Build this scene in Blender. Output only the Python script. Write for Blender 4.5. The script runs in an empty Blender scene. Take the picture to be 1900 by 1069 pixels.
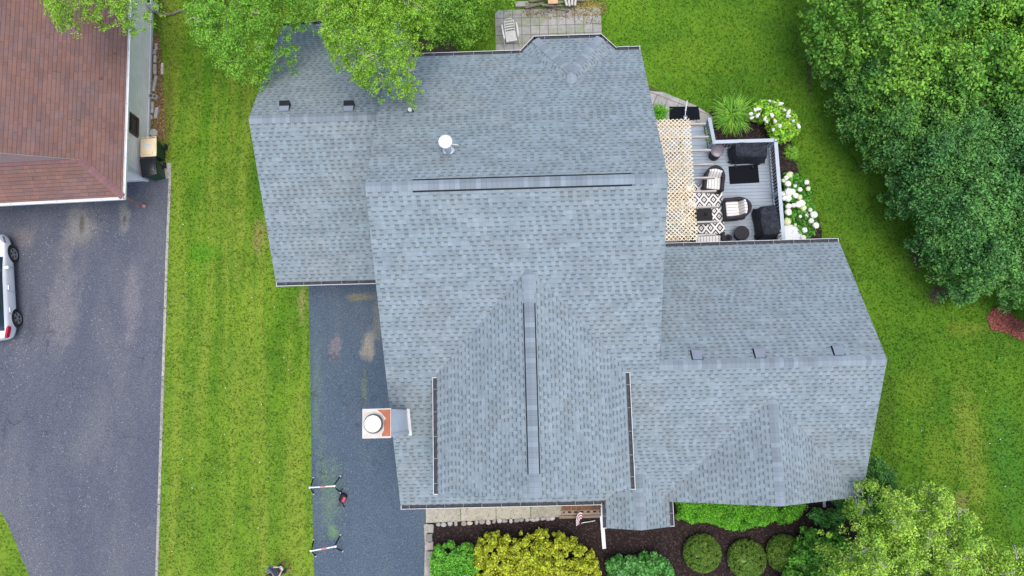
import bpy, bmesh, math, random
import numpy as np
from mathutils import Matrix, Vector
random.seed(7)
RNG = np.random.default_rng(11)
R_ = math.radians
scene = bpy.context.scene
col = scene.collection

# ------------------------------------------------------------------ camera
F_, YAW, TILT, ROLL, CH = 1470.22, -.024, .159, .022, 31.494
cam = bpy.data.cameras.new('camera'); camo = bpy.data.objects.new('camera', cam); col.objects.link(camo)
cam.sensor_width = 36; cam.lens = 36*F_/1900; cam.clip_end = 2000; cam.clip_start = .1
ROT = Matrix.Rotation(YAW, 3, 'Z') @ Matrix.Rotation(ROLL, 3, 'Y') @ Matrix.Rotation(TILT, 3, 'X')
camo.matrix_world = Matrix.Translation((0, 0, CH)) @ ROT.to_4x4()
scene.camera = camo
RN = np.array(ROT)
# ------------------------------------------------------------------ light
SUN_EL, SUN_AZ = R_(80), R_(150)
w = bpy.data.worlds.new('World'); scene.world = w; w.use_nodes = True
nt = w.node_tree; bg = nt.nodes['Background']
sky = nt.nodes.new('ShaderNodeTexSky'); sky.sky_type = 'NISHITA'; sky.sun_disc = False
sky.sun_elevation = SUN_EL; sky.sun_rotation = SUN_AZ; sky.dust_density = 3.0; sky.air_density = 1.0
nt.links.new(sky.outputs[0], bg.inputs[0]); bg.inputs[1].default_value = .15
sl = bpy.data.lights.new('sun', 'SUN'); sl.energy = 1.0; sl.angle = R_(35); sl.color = (1, .96, .9)
so = bpy.data.objects.new('sun', sl); col.objects.link(so)
sd = Vector((math.sin(SUN_AZ)*math.cos(SUN_EL), math.cos(SUN_AZ)*math.cos(SUN_EL), math.sin(SUN_EL)))
so.rotation_euler = sd.to_track_quat('Z', 'Y').to_euler(); so.location = sd*60
scene.view_settings.view_transform = 'Standard'; scene.view_settings.look = 'None'
scene.view_settings.exposure = .97; scene.view_settings.gamma = 1
scene.cycles.max_bounces = 6

# ------------------------------------------------------------------ helpers
def at(px, py, z=0.0):
    "point of the site at height z seen at pixel (px, py) of the 1900 px photograph"
    d = RN @ np.array([(px-950)/F_, -(py-534.5)/F_, -1.0]); k = (z-CH)/d[2]
    return (d[0]*k, d[1]*k, z)
def poly_at(pts, z=0.0): return [at(x, y, z)[:2] for x, y in pts]
def tag(o, label=None, cat=None, group=None, kind=None):
    if label: o['label'] = label
    if cat: o['category'] = cat
    if group: o['group'] = group
    if kind: o['kind'] = kind
    return o
def empty(name, loc, rz, label, cat, group=None):
    o = bpy.data.objects.new(name, None); col.objects.link(o); o.location = loc; o.rotation_euler = (0, 0, rz)
    o.empty_display_size = .2
    return tag(o, label, cat, group)
def copy_tree(o, parent=None):
    c = o.copy(); col.objects.link(c); c.parent = parent
    for ch in list(o.children): copy_tree(ch, c)
    return c
class MB:
    def __init__(s, org=(0, 0, 0)): s.v = []; s.f = []; s.m = []; s.uv = []; s.o = Vector(org); s.M = Matrix.Identity(4)
    def face(s, pts, mi=0, uv=None):
        n = len(s.v); s.v += [tuple(s.M @ Vector(p)) for p in pts]; s.f.append(tuple(range(n, n+len(pts)))); s.m.append(mi)
        s.uv.append(uv if uv else [(p[0], p[1]) for p in pts])
    def box(s, x0, x1, y0, y1, z0, z1, mi=0):
        P = [(x0,y0,z0),(x1,y0,z0),(x1,y1,z0),(x0,y1,z0),(x0,y0,z1),(x1,y0,z1),(x1,y1,z1),(x0,y1,z1)]
        for a in ((0,3,2,1),(4,5,6,7),(0,1,5,4),(1,2,6,5),(2,3,7,6),(3,0,4,7)): s.face([P[i] for i in a], mi)
        return s
    def bar(s, a, b, w, h, mi=0, up=(0,0,1)):
        a = Vector(a); b = Vector(b); d = (b-a).normalized(); up = Vector(up)
        if abs(d.dot(up)) > .98: up = Vector((0,1,0))
        x = d.cross(up).normalized(); z = x.cross(d)
        c = [x*(-w/2)+z*(-h/2), x*(w/2)+z*(-h/2), x*(w/2)+z*(h/2), x*(-w/2)+z*(h/2)]
        A = [a+k for k in c]; B = [b+k for k in c]
        s.face(A[::-1], mi)if 0 else s.face(A, mi); s.face(B[::-1], mi)
        for i in range(4):
            j = (i+1) % 4; s.face([A[j], A[i], B[i], B[j]], mi)
        return s
    def tube(s, pts, rad, n=8, mi=0, cap=True):
        pts = [Vector(p) for p in pts]
        if not hasattr(rad, '__len__'): rad = [rad]*len(pts)
        rings = []; ref = None
        for i, p in enumerate(pts):
            d = (pts[min(i+1, len(pts)-1)]-pts[max(i-1, 0)])
            d = d.normalized() if d.length > 1e-9 else Vector((0,0,1))
            if ref is None: ref = Vector((1,0,0)) if abs(d.x) < .8 else Vector((0,1,0))
            x = (ref - d*ref.dot(d)).normalized(); ref = x; y = d.cross(x)
            rings.append([p + x*math.cos(6.28318*k/n)*rad[i] + y*math.sin(6.28318*k/n)*rad[i] for k in range(n)])
        for a, b in zip(rings, rings[1:]):
            for k in range(n): s.face([a[k], a[(k+1)%n], b[(k+1)%n], b[k]], mi)
        if cap: s.face(rings[0][::-1], mi); s.face(rings[-1], mi)
        return s
    def lathe(s, c, prof, n=24, mi=0, sx=1, sy=1):
        c = Vector(c); rings = [[c+Vector((r*sx*math.cos(6.28318*k/n), r*sy*math.sin(6.28318*k/n), z)) for k in range(n)] for r, z in prof]
        for a, b in zip(rings, rings[1:]):
            for k in range(n): s.face([a[k], a[(k+1)%n], b[(k+1)%n], b[k]], mi)
        if prof[-1][0] > 1e-3: s.face(rings[-1], mi)
        if prof[0][0] > 1e-3: s.face(rings[0][::-1], mi)
        return s
    def prism(s, poly, z0, z1, mi=0, ms=None):
        ms = mi if ms is None else ms
        A = 0
        for i in range(len(poly)): A += poly[i][0]*poly[(i+1)%len(poly)][1]-poly[(i+1)%len(poly)][0]*poly[i][1]
        if A < 0: poly = poly[::-1]
        s.face([(x, y, z1) for x, y in poly], mi); s.face([(x, y, z0) for x, y in poly[::-1]], ms)
        for i in range(len(poly)):
            a = poly[i]; b = poly[(i+1) % len(poly)]; s.face([(a[0],a[1],z0),(b[0],b[1],z0),(b[0],b[1],z1),(a[0],a[1],z1)], ms)
        return s
    def rbox(s, c, size, r=.03, seg=2, rot=None, mi=0):
        bm = bmesh.new(); bmesh.ops.create_cube(bm, size=1)
        for v in bm.verts: v.co = Vector((v.co.x*size[0], v.co.y*size[1], v.co.z*size[2]))
        bmesh.ops.bevel(bm, geom=bm.edges[:], offset=r, segments=seg, profile=.5, affect='EDGES')
        M = Matrix.Translation(c) @ (rot.to_4x4() if rot is not None else Matrix.Identity(4))
        for f in bm.faces: s.face([M @ v.co for v in f.verts], mi)
        bm.free(); return s
    def build(s, name, mats, parent=None, smooth=False, weld=False):
        me = bpy.data.meshes.new(name)
        o_ = s.o
        me.from_pydata([(v[0]-o_.x, v[1]-o_.y, v[2]-o_.z) for v in s.v], [], s.f)
        mats = mats if isinstance(mats, (list, tuple)) else [mats]
        for m in mats: me.materials.append(m)
        me.polygons.foreach_set('material_index', s.m)
        ul = me.uv_layers.new(name='UVMap'); ul.data.foreach_set('uv', [c for f in s.uv for p in f for c in p])
        if weld or smooth:
            bm = bmesh.new(); bm.from_mesh(me); bmesh.ops.remove_doubles(bm, verts=bm.verts, dist=1e-4)
            bm.to_mesh(me); bm.free()
        if smooth:
            me.polygons.foreach_set('use_smooth', [True]*len(me.polygons))
            try: me.set_sharp_from_angle(angle=R_(38))
            except Exception: pass
        me.update()
        ob = bpy.data.objects.new(name, me); col.objects.link(ob)
        if parent: ob.parent = parent
        return ob
def quads(name, V, mat, parent=None, org=None, n=4):
    "V: (N, n, 3) vertex array -> one mesh of N separate faces"
    N = V.shape[0]; me = bpy.data.meshes.new(name)
    if org is not None: V = V - np.array(org, dtype=float)
    me.vertices.add(N*n); me.vertices.foreach_set('co', V.reshape(-1).astype(np.float32))
    me.loops.add(N*n); me.loops.foreach_set('vertex_index', np.arange(N*n, dtype=np.int32))
    me.polygons.add(N); me.polygons.foreach_set('loop_start', np.arange(0, N*n, n, dtype=np.int32))
    me.polygons.foreach_set('loop_total', np.full(N, n, dtype=np.int32))
    me.materials.append(mat); me.update(calc_edges=True)
    ob = bpy.data.objects.new(name, me); col.objects.link(ob)
    if parent: ob.parent = parent
    return ob
def inside(P, poly):
    x, y = P[:, 0], P[:, 1]; c = np.zeros(len(P), bool); n = len(poly)
    for i in range(n):
        x1, y1 = poly[i]; x2, y2 = poly[(i+1) % n]
        if y1 == y2: continue
        t = ((y1 > y) != (y2 > y)) & (x < (x2-x1)*(y-y1)/(y2-y1)+x1); c ^= t
    return c
def edge_dist(P, poly):
    d = np.full(len(P), 1e9); n = len(poly)
    for i in range(n):
        a = np.array(poly[i]); b = np.array(poly[(i+1) % n]); ab = b-a
        t = np.clip(((P[:, :2]-a)@ab)/max(ab@ab, 1e-9), 0, 1)
        d = np.minimum(d, np.linalg.norm(P[:, :2]-a-t[:, None]*ab, axis=1))
    return d
def sample(poly, n, rng=RNG):
    p = np.array(poly); lo, hi = p.min(0), p.max(0); out = []; k = 0
    while k < n:
        q = lo+(hi-lo)*rng.random((n*2, 2)); q = q[inside(q, poly)]; out.append(q); k += len(q)
    return np.concatenate(out)[:n]
def bake(ob):
    dg = bpy.context.evaluated_depsgraph_get(); dg.update()
    me = bpy.data.meshes.new_from_object(ob.evaluated_get(dg)); ob.modifiers.clear(); ob.data = me
    me.polygons.foreach_set('use_smooth', [True]*len(me.polygons)); return ob

# ------------------------------------------------------------------ materials
class NT:
    def __init__(s, name):
        s.mat = bpy.data.materials.new(name); s.mat.use_nodes = True; s.t = s.mat.node_tree
        s.b = s.t.nodes['Principled BSDF']; s.out = s.t.nodes['Material Output']
    def n(s, typ, **k):
        nd = s.t.nodes.new(typ)
        for a, v in k.items(): setattr(nd, a, v)
        return nd
    def put(s, sock, v):
        if isinstance(v, bpy.types.NodeSocket): s.t.links.new(v, sock)
        elif v is not None:
            if hasattr(sock.default_value, '__len__') and hasattr(v, '__len__') and len(sock.default_value) == 4 and len(v) == 3: v = (*v, 1)
            sock.default_value = v
    def m(s, op, a, b=None, c=None, clamp=False):
        nd = s.n('ShaderNodeMath', operation=op, use_clamp=clamp); s.put(nd.inputs[0], a)
        if b is not None: s.put(nd.inputs[1], b)
        if c is not None: s.put(nd.inputs[2], c)
        return nd.outputs[0]
    def mix(s, f, a, b, mode='MIX'):
        nd = s.n('ShaderNodeMix', data_type='RGBA', blend_type=mode); s.put(nd.inputs[0], f); s.put(nd.inputs[6], a); s.put(nd.inputs[7], b)
        return nd.outputs[2]
    def noise(s, scale, vec=None, detail=3, rough=.55, dist=0.0):
        nd = s.n('ShaderNodeTexNoise'); nd.inputs['Scale'].default_value = scale; nd.inputs['Detail'].default_value = detail
        nd.inputs['Roughness'].default_value = rough; nd.inputs['Distortion'].default_value = dist
        if vec is not None: s.put(nd.inputs['Vector'], vec)
        return nd.outputs['Fac']
    def wn(s, vec):
        nd = s.n('ShaderNodeTexWhiteNoise', noise_dimensions='3D'); s.put(nd.inputs['Vector'], vec); return nd.outputs
    def xyz(s, x, y, z=0.0):
        nd = s.n('ShaderNodeCombineXYZ'); s.put(nd.inputs[0], x); s.put(nd.inputs[1], y); s.put(nd.inputs[2], z); return nd.outputs[0]
    def sep(s, v):
        nd = s.n('ShaderNodeSeparateXYZ'); s.put(nd.inputs[0], v); return nd.outputs
    def ss(s, v, a, b, lo=0.0, hi=1.0):
        nd = s.n('ShaderNodeMapRange', interpolation_type='SMOOTHSTEP'); s.put(nd.inputs[0], v)
        for i, q in enumerate((a, b, lo, hi)): nd.inputs[i+1].default_value = q
        return nd.outputs[0]
    def bump(s, h, strength=.3, dist=.01):
        nd = s.n('ShaderNodeBump'); nd.inputs['Strength'].default_value = strength; nd.inputs['Distance'].default_value = dist
        s.put(nd.inputs['Height'], h); s.t.links.new(nd.outputs[0], s.b.inputs['Normal'])
    def scale(s, c, f):
        nd = s.n('ShaderNodeVectorMath', operation='SCALE'); s.put(nd.inputs[0], c); s.put(nd.inputs[3], f); return nd.outputs[0]
    def world(s): return s.n('ShaderNodeNewGeometry').outputs['Position']
    def obj(s): return s.n('ShaderNodeTexCoord').outputs['Object']
    def uv(s): return s.n('ShaderNodeTexCoord').outputs['UV']
    def fin(s, c, rough=.8, metal=0.0, spec=.5):
        s.put(s.b.inputs['Base Color'], c); s.put(s.b.inputs['Roughness'], rough); s.put(s.b.inputs['Metallic'], metal)
        s.b.inputs['Specular IOR Level'].default_value = spec; return s.mat
def plain(name, c, rough=.6, metal=0.0, var=.15, sc=6.0, bump=.0, spec=.5, bsc=40):
    n = NT(name); o = n.obj(); f = n.ss(n.noise(sc, o, 4, .6), .25, .75, 1-var, 1+var)
    if bump: n.bump(n.noise(bsc, o, 3), bump, .01)
    return n.fin(n.scale(c, f), rough, metal, spec)
def shingle(name, base, expo, width, gap, band, line, tint=.14, warm=None, wj=1.2):
    n = NT(name); u, v, _ = n.sep(n.uv())
    vv = n.m('DIVIDE', v, expo); row = n.m('FLOOR', vv); fv = n.m('FRACT', vv)
    hr = n.wn(n.xyz(row, 3.7, 1.1))[0]
    wob = n.noise(1.0, n.xyz(n.m('MULTIPLY', u, 4.0), n.m('MULTIPLY', row, 7.31)), 0)
    uw = n.m('ADD', n.m('ADD', n.m('DIVIDE', u, width), n.m('MULTIPLY', hr, 37.0)), n.m('MULTIPLY', n.m('SUBTRACT', wob, .5), wj))
    cell = n.m('FLOOR', uw); fu = n.m('FRACT', uw)
    r1 = n.wn(n.xyz(cell, row, 0.0))[0]; r2 = n.wn(n.xyz(cell, row, 9.0))[0]
    # wide patches where a bundle was a shade lighter or darker
    pat = n.noise(.9, n.xyz(u, n.m('MULTIPLY', v, 2.2)), 3, .6)
    par = n.m('LESS_THAN', n.m('FRACT', n.m('ADD', n.m('MULTIPLY', cell, .5), .01)), .4)
    isgap = n.m('MULTIPLY', par, n.m('LESS_THAN', r1, gap))
    bnd = n.m('MULTIPLY', n.m('ADD', n.m('MULTIPLY', n.ss(fv, .62, .84), .82), .16), n.m('MULTIPLY', isgap, band))
    ln = n.m('MULTIPLY', n.ss(fv, .16, .0), line)  # thickness shadow painted along the foot of each course
    side = n.m('MULTIPLY', n.ss(fu, .06, .0), n.m('MULTIPLY', line, .5))
    k = n.m('MULTIPLY', n.m('SUBTRACT', 1.0, bnd), n.m('MULTIPLY', n.m('SUBTRACT', 1.0, ln), n.m('SUBTRACT', 1.0, side)))
    t = n.m('ADD', n.m('MULTIPLY', n.m('SUBTRACT', r2, .5), 2*tint), 1.0)
    gr = n.ss(n.noise(30.0, n.uv(), 4, .9), .34, .66, .85, 1.15)
    pt = n.ss(pat, .3, .7, .90, 1.09)
    f = n.m('MULTIPLY', n.m('MULTIPLY', k, t), n.m('MULTIPLY', gr, pt))
    c = base
    if warm: c = n.mix(n.ss(n.noise(.55, n.uv(), 4, .65), .42, .72), base, warm)
    if warm: c = n.mix(n.m('MULTIPLY', n.m('GREATER_THAN', n.wn(n.xyz(cell, row, 4.0))[0], .7), .6), c, warm)
    h = n.m('ADD', n.m('MULTIPLY', n.m('SUBTRACT', 1.0, isgap), .6), n.m('MULTIPLY', n.m('SUBTRACT', 1.0, fv), .6))
    n.bump(h, .5, .008)
    return n.fin(n.scale(c, f), .92, 0, .25)
def cap_mat(name, base, step=.15, tint=.10):
    n = NT(name); u, v, _ = n.sep(n.uv()); q = n.m('DIVIDE', u, step); cell = n.m('FLOOR', q); fu = n.m('FRACT', q)
    t = n.m('ADD', n.m('MULTIPLY', n.m('SUBTRACT', n.wn(n.xyz(cell, 1.0, 2.0))[0], .5), 2*tint), 1.0)
    f = n.m('MULTIPLY', t, n.ss(fu, .14, .0, 1, .78)); f = n.m('MULTIPLY', f, n.ss(n.noise(70.0, n.uv(), 3, .8), .3, .7, .86, 1.14))
    n.bump(n.m('SUBTRACT', 1.0, fu), .5, .006); return n.fin(n.scale(base, f), .92, 0, .25)

SH = (.208, .257, .282)
M = {}
M['shingle'] = shingle('grey_shingles', SH, .147, .125, .86, .50, .28, .09, wj=.8, warm=(.215, .250, .262))
M['cap'] = cap_mat('grey_ridge_caps', (.203, .240, .268), .155, .17)
M['red'] = shingle('brown_shingles', (.180, .098, .080), .142, .31, .0, .0, .70, .09, warm=(.148, .098, .094))
M['redcap'] = cap_mat('mauve_ridge_caps', (.185, .098, .098), .17, .1)
M['white'] = plain('white_trim', (.62, .63, .64), .5, var=.06)
M['whitevent'] = plain('white_enamel', (.63, .64, .64), .35, var=.02)
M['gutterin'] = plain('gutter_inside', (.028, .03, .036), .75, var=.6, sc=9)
M['black'] = plain('black_plastic', (.011, .012, .015), .6, var=.3, spec=.2)
M['rubber'] = plain('black_rubber', (.006, .007, .011), .95, spec=.15, var=.5, sc=60, bump=.3, bsc=150)
M['steel'] = plain('brushed_steel', (.35, .36, .38), .4, .8)
M['darksteel'] = plain('sooty_steel', (.07, .065, .06), .5, .4, var=.4)
M['siding'] = None
def siding_mat(name, c, step=.11):
    n = NT(name); z = n.sep(n.obj())[2]; f = n.m('FRACT', n.m('DIVIDE', z, step)); k = n.ss(f, .0, .14, .62, 1.0)
    n.bump(n.m('SUBTRACT', 1.0, f), .6, .015); return n.fin(n.scale(c, n.m('MULTIPLY', k, n.ss(n.noise(3, n.obj()), .3, .7, .94, 1.04))), .6)
M['chase'] = siding_mat('pale_chase_siding', (.62, .66, .70), .18)
M['siding'] = siding_mat('pale_lap_siding', (.52, .55, .56))
M['siding2'] = siding_mat('beige_lap_siding', (.88, .82, .76), .14)
M['pinksiding'] = siding_mat('mauve_siding', (.33, .23, .225), .09)
M['glass'] = NT('window_glass').fin((.02, .035, .05), .05, 0, .8)
M['brownframe'] = plain('brown_frame', (.10, .05, .04), .6)
M['pinkmetal'] = plain('weathered_pink_metal', (.36, .19, .17), .6, var=.3)
M['ventgrey'] = plain('slate_grey_metal', (.17, .20, .24), .45, var=.04)
M['hanger'] = plain('gutter_hanger', (.22, .23, .25), .5)
M['panel'] = plain('grey_metal_panel', (.43, .47, .52), .5, var=.05)

def smooth_blobs(n, c, blobs, vec):
    x, y, _ = n.sep(vec)
    wob = n.m('MULTIPLY', n.m('SUBTRACT', n.noise(2.2, vec, 4, .6), .5), 1.6)
    for bx, by, rx, ry, colr, st in blobs:
        dx = n.m('DIVIDE', n.m('SUBTRACT', x, bx), rx); dy = n.m('DIVIDE', n.m('SUBTRACT', y, by), ry)
        d = n.m('ADD', n.m('SQRT', n.m('ADD', n.m('MULTIPLY', dx, dx), n.m('MULTIPLY', dy, dy))), wob)
        c = n.mix(n.m('MULTIPLY', n.ss(d, 1.1, .35), st), c, colr)
    return c
def B(px, py, rx, ry, c, st, z=0):
    p = at(px, py, z); return (p[0], p[1], rx, ry, c, st)
def asphalt(name, base, light, blobs, ystr=.35, lm=.55, speck=.5):
    n = NT(name); p = n.world()
    st = n.n('ShaderNodeMapping'); st.inputs['Scale'].default_value = (1, ystr, 1); n.put(st.inputs[0], p)
    f = n.ss(n.noise(.55, st.outputs[0], 5, .62, .4), .38, .72, 0, lm)
    c = n.mix(f, base, light)
    c = smooth_blobs(n, c, blobs, p)
    dv = n.n('ShaderNodeVectorMath', operation='ADD'); n.put(dv.inputs[0], p); wv_ = n.n('ShaderNodeTexNoise'); wv_.inputs['Scale'].default_value = 1.4; wv_.inputs['Detail'].default_value = 5; n.put(wv_.inputs['Vector'], p); n.put(dv.inputs[1], n.scale(wv_.outputs['Color'], 1.3))
    cr = n.n('ShaderNodeTexVoronoi', feature='DISTANCE_TO_EDGE'); cr.inputs['Scale'].default_value = .33; n.put(cr.inputs['Vector'], dv.outputs[0])
    ck = n.m('MULTIPLY', n.ss(cr.outputs['Distance'], .012, .003), n.ss(n.noise(.7, p, 2), .45, .6)); c = n.mix(n.m('MULTIPLY', ck, .45), c, (.03, .035, .05))
    g = n.noise(20, p, 5, .9); c = n.scale(c, n.ss(g, .36, .64, .60, 1.42))
    v = n.n('ShaderNodeTexVoronoi'); v.inputs['Scale'].default_value = 15; n.put(v.inputs['Vector'], p)
    rr = n.sep(v.outputs['Color'])[0]
    s1 = n.m('MULTIPLY', n.m('LESS_THAN', v.outputs['Distance'], .30), n.m('GREATER_THAN', rr, .90))
    s1 = n.m('MULTIPLY', s1, n.ss(n.noise(.5, p, 3), .35, .65, .25, 1))
    c = n.mix(n.m('MULTIPLY', s1, speck), c, (.42, .42, .44))
    n.bump(n.noise(60, p, 4, .8), .5, .012); return n.fin(c, .9, 0, .3)
M['asphalt_left'] = asphalt('old_asphalt', (.078, .086, .112), (.132, .134, .142), [
    B(148, 420, .75, 1.0, (.21, .20, .18), .6), B(152, 418, .14, .5, (.07, .06, .05), .7), B(231, 402, .28, .9, (.20, .2, .18), .6), B(231, 408, .13, .3, (.06, .05, .04), .75),
    B(125, 460, .5, .8, (.2, .18, .18), .3), B(45, 440, .5, .6, (.16, .14, .14), .45), B(120, 570, .7, 2.2, (.17, .165, .17), .5), B(245, 560, .45, 2.0, (.175, .165, .18), .5), B(60, 600, .35, .9, (.05, .05, .07), .4)])
M['asphalt_right'] = asphalt('sealed_asphalt', (.062, .090, .122), (.088, .110, .132), [
    B(668, 552, .75, .22, (.17, .15, .10), .85), B(684, 640, .36, .75, (.25, .23, .185), .85), B(700, 600, .25, 1.3, (.16, .16, .12), .5), B(622, 645, .32, .65, (.19, .155, .155), .6),
    B(612, 915, .45, 1.6, (.12, .20, .09), .30), B(620, 985, .25, .4, (.15, .27, .08), .42), B(588, 740, .22, 2.4, (.11, .18, .10), .28), B(598, 860, .3, 1.3, (.11, .18, .10), .25), B(676, 720, .15, 1.0, (.13, .17, .08), .4)],
    lm=.6, speck=.25)

def lawn_color(n, p):
    x, y, _ = n.sep(p)
    deep = (.060, .160, .012); mid = (.118, .238, .016); yel = (.210, .272, .036); tan = (.24, .21, .07)
    f1 = n.noise(.35, p, 4, .6); f2 = n.noise(1.6, p, 4, .65)
    c = n.mix(n.ss(f1, .35, .68), mid, deep)
    # mowing stripes run along the drive on the left strip and round the right side
    mp = n.n('ShaderNodeMapping'); mp.inputs['Scale'].default_value = (1.25, .07, 1); n.put(mp.inputs[0], p); left = n.ss(x, -6.5, -8.0)
    stf = n.m('MULTIPLY', n.ss(n.noise(1.0, mp.outputs[0], 3, .7), .38, .64), n.m('MULTIPLY', left, n.ss(f2, .2, .7, .45, 1.0)))
    c = n.mix(n.m('MULTIPLY', stf, .8), c, yel)
    mp2 = n.n('ShaderNodeMapping'); mp2.inputs['Scale'].default_value = (1.6, .12, 1); mp2.inputs['Location'].default_value = (9, 3, 0); n.put(mp2.inputs[0], p)
    c = n.mix(n.m('MULTIPLY', n.m('MULTIPLY', n.ss(n.noise(1.0, mp2.outputs[0], 3, .7), .55, .72), left), .55), c, deep)
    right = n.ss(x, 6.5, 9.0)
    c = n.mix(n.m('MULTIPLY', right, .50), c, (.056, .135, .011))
    c = n.mix(n.m('MULTIPLY', n.ss(f2, .55, .8), .45), c, yel)
    south = n.m('MULTIPLY', n.ss(y, 4.0, -2.0), left); c = n.mix(n.m('MULTIPLY', south, .22), c, yel)
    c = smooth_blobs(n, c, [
        B(1800, 830, .7, 3.2, (.20, .25, .035), .55), B(1745, 850, .8, 1.6, (.17, .24, .025), .4), B(1700, 720, 1.0, 1.0, (.14, .21, .02), .35), B(1870, 850, .7, 3.5, (.05, .17, .02), .5), B(1640, 760, .7, 2.8, (.045, .095, .010), .6), B(1575, 500, .5, 1.6, (.05, .105, .010), .45), B(1650, 420, .5, 2.0, (.05, .11, .01), .4), B(470, 330, .35, 2.2, (.06, .15, .01), .5),  # dark ovals by wing and garage paint the walls' shade into the turf
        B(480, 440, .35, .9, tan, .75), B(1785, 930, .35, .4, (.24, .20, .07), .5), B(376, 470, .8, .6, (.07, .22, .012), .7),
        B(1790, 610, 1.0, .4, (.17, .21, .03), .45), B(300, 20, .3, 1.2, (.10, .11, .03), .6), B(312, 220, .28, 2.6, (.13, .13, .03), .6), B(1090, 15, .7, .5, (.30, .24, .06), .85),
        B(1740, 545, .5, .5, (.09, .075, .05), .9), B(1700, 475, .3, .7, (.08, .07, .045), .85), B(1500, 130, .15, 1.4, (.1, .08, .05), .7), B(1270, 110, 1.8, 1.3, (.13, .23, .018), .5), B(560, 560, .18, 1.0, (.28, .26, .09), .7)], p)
    return c
def lawn_mat(name, blades):
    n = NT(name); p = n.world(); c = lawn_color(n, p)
    if blades:
        r = n.n('ShaderNodeNewGeometry').outputs['Random Per Island']
        c = n.scale(c, n.ss(r, 0, 1, .58, 1.62)); c = n.mix(n.m('MULTIPLY', n.m('GREATER_THAN', r, .86), .35), c, (.30, .36, .05))
        tr = n.n('ShaderNodeBsdfTranslucent'); n.put(tr.inputs[0], c); ms = n.n('ShaderNodeMixShader'); ms.inputs[0].default_value = .3
        n.fin(c, .75, 0, .2); n.t.links.new(n.b.outputs[0], ms.inputs[1]); n.t.links.new(tr.outputs[0], ms.inputs[2]); n.t.links.new(ms.outputs[0], n.out.inputs[0])
        return n.mat
    c = n.scale(c, n.ss(n.noise(18, p, 4, .8), .3, .7, .84, 1.12)); n.bump(n.noise(22, p, 4, .8), .6, .03); return n.fin(c, .9, 0, .1)
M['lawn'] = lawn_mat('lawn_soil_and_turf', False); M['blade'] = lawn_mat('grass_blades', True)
def leaf(name, a, b, hi, sc=1.1, trans=.3, spread=.35, rough=.6):
    n = NT(name); p = n.world(); r = n.n('ShaderNodeNewGeometry').outputs['Random Per Island']
    c = n.mix(n.ss(n.noise(sc, p, 3, .6), .35, .65), a, b)
    c = n.scale(c, n.ss(r, 0, 1, 1-spread, 1+spread)); c = n.mix(n.m('MULTIPLY', n.m('GREATER_THAN', n.m('FRACT', n.m('MULTIPLY', r, 17.3)), .8), .6), c, hi)
    tr = n.n('ShaderNodeBsdfTranslucent'); n.put(tr.inputs[0], c); ms = n.n('ShaderNodeMixShader'); ms.inputs[0].default_value = trans
    n.fin(c, rough, 0, .3); n.t.links.new(n.b.outputs[0], ms.inputs[1]); n.t.links.new(tr.outputs[0], ms.inputs[2]); n.t.links.new(ms.outputs[0], n.out.inputs[0])
    return n.mat
M['leaf_lime'] = leaf('lime_leaves', (.18, .38, .025), (.28, .50, .04), (.42, .62, .10), 2.2, spread=.6)
M['leaf_mid'] = leaf('mid_green_leaves', (.14, .34, .03), (.22, .46, .045), (.34, .58, .09), 1.6, spread=.6)
M['leaf_hedge'] = leaf('lime_hedge_leaves', (.09, .26, .03), (.19, .40, .04), (.28, .50, .07), .5, spread=.6)
M['leaf_dark'] = leaf('dark_hedge_leaves', (.053, .185, .045), (.108, .285, .055), (.20, .41, .11), .6, spread=.65)
M['leaf_edge'] = leaf('thicket_leaves', (.055, .19, .04), (.13, .31, .045), (.22, .42, .08), .7, spread=.65)
M['leaf_pale'] = leaf('pale_yellow_leaves', (.24, .46, .045), (.40, .59, .07), (.56, .72, .16), 1.6, spread=.6)
M['leaf_bright'] = leaf('bright_shrub_leaves', (.10, .36, .03), (.17, .48, .04), (.30, .62, .10), 3, spread=.6)
M['leaf_gold'] = leaf('golden_shrub_leaves', (.29, .38, .02), (.51, .56, .035), (.76, .78, .10), 6, spread=.7)
M['leaf_varieg'] = leaf('blue_green_leaves', (.055, .24, .045), (.11, .35, .06), (.28, .52, .17), 3, spread=.65)
M['leaf_box'] = leaf('boxwood_leaves', (.085, .19, .02), (.13, .26, .03), (.32, .38, .09), 5, spread=.7)
M['leaf_ground'] = leaf('bright_low_hedge_leaves', (.09, .32, .015), (.14, .43, .02), (.26, .58, .06), 3, spread=.65)
M['leaf_panicle'] = leaf('yellow_green_leaves', (.18, .42, .03), (.28, .54, .04), (.42, .66, .10), 3, spread=.6)
M['leaf_hyd'] = leaf('hydrangea_leaves', (.05, .20, .02), (.09, .30, .025), (.20, .46, .06), 3, spread=.65)
M['leaf_shade'] = leaf('round_shrub_leaves', (.09, .30, .03), (.16, .42, .04), (.28, .56, .10), 3, spread=.6)
M['leaf_yew'] = leaf('dark_evergreen_leaves', (.075, .22, .045), (.13, .32, .055), (.22, .46, .09), 3, spread=.6)
M['leaf_grass'] = leaf('long_grass_blades', (.10, .30, .02), (.19, .42, .035), (.38, .58, .10), 3, spread=.55)
M['petal'] = leaf('white_petals', (.72, .72, .62), (.80, .82, .74), (.85, .86, .80), 5, .15, .08)
M['petal_green'] = leaf('greenish_petals', (.55, .62, .30), (.66, .70, .42), (.7, .75, .5), 5, .15, .1)
M['bark'] = plain('grey_bark', (.17, .15, .12), .9, var=.4, sc=12, bump=.5)
M['twig'] = plain('pale_twig', (.33, .31, .27), .9, var=.3, sc=12)
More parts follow.
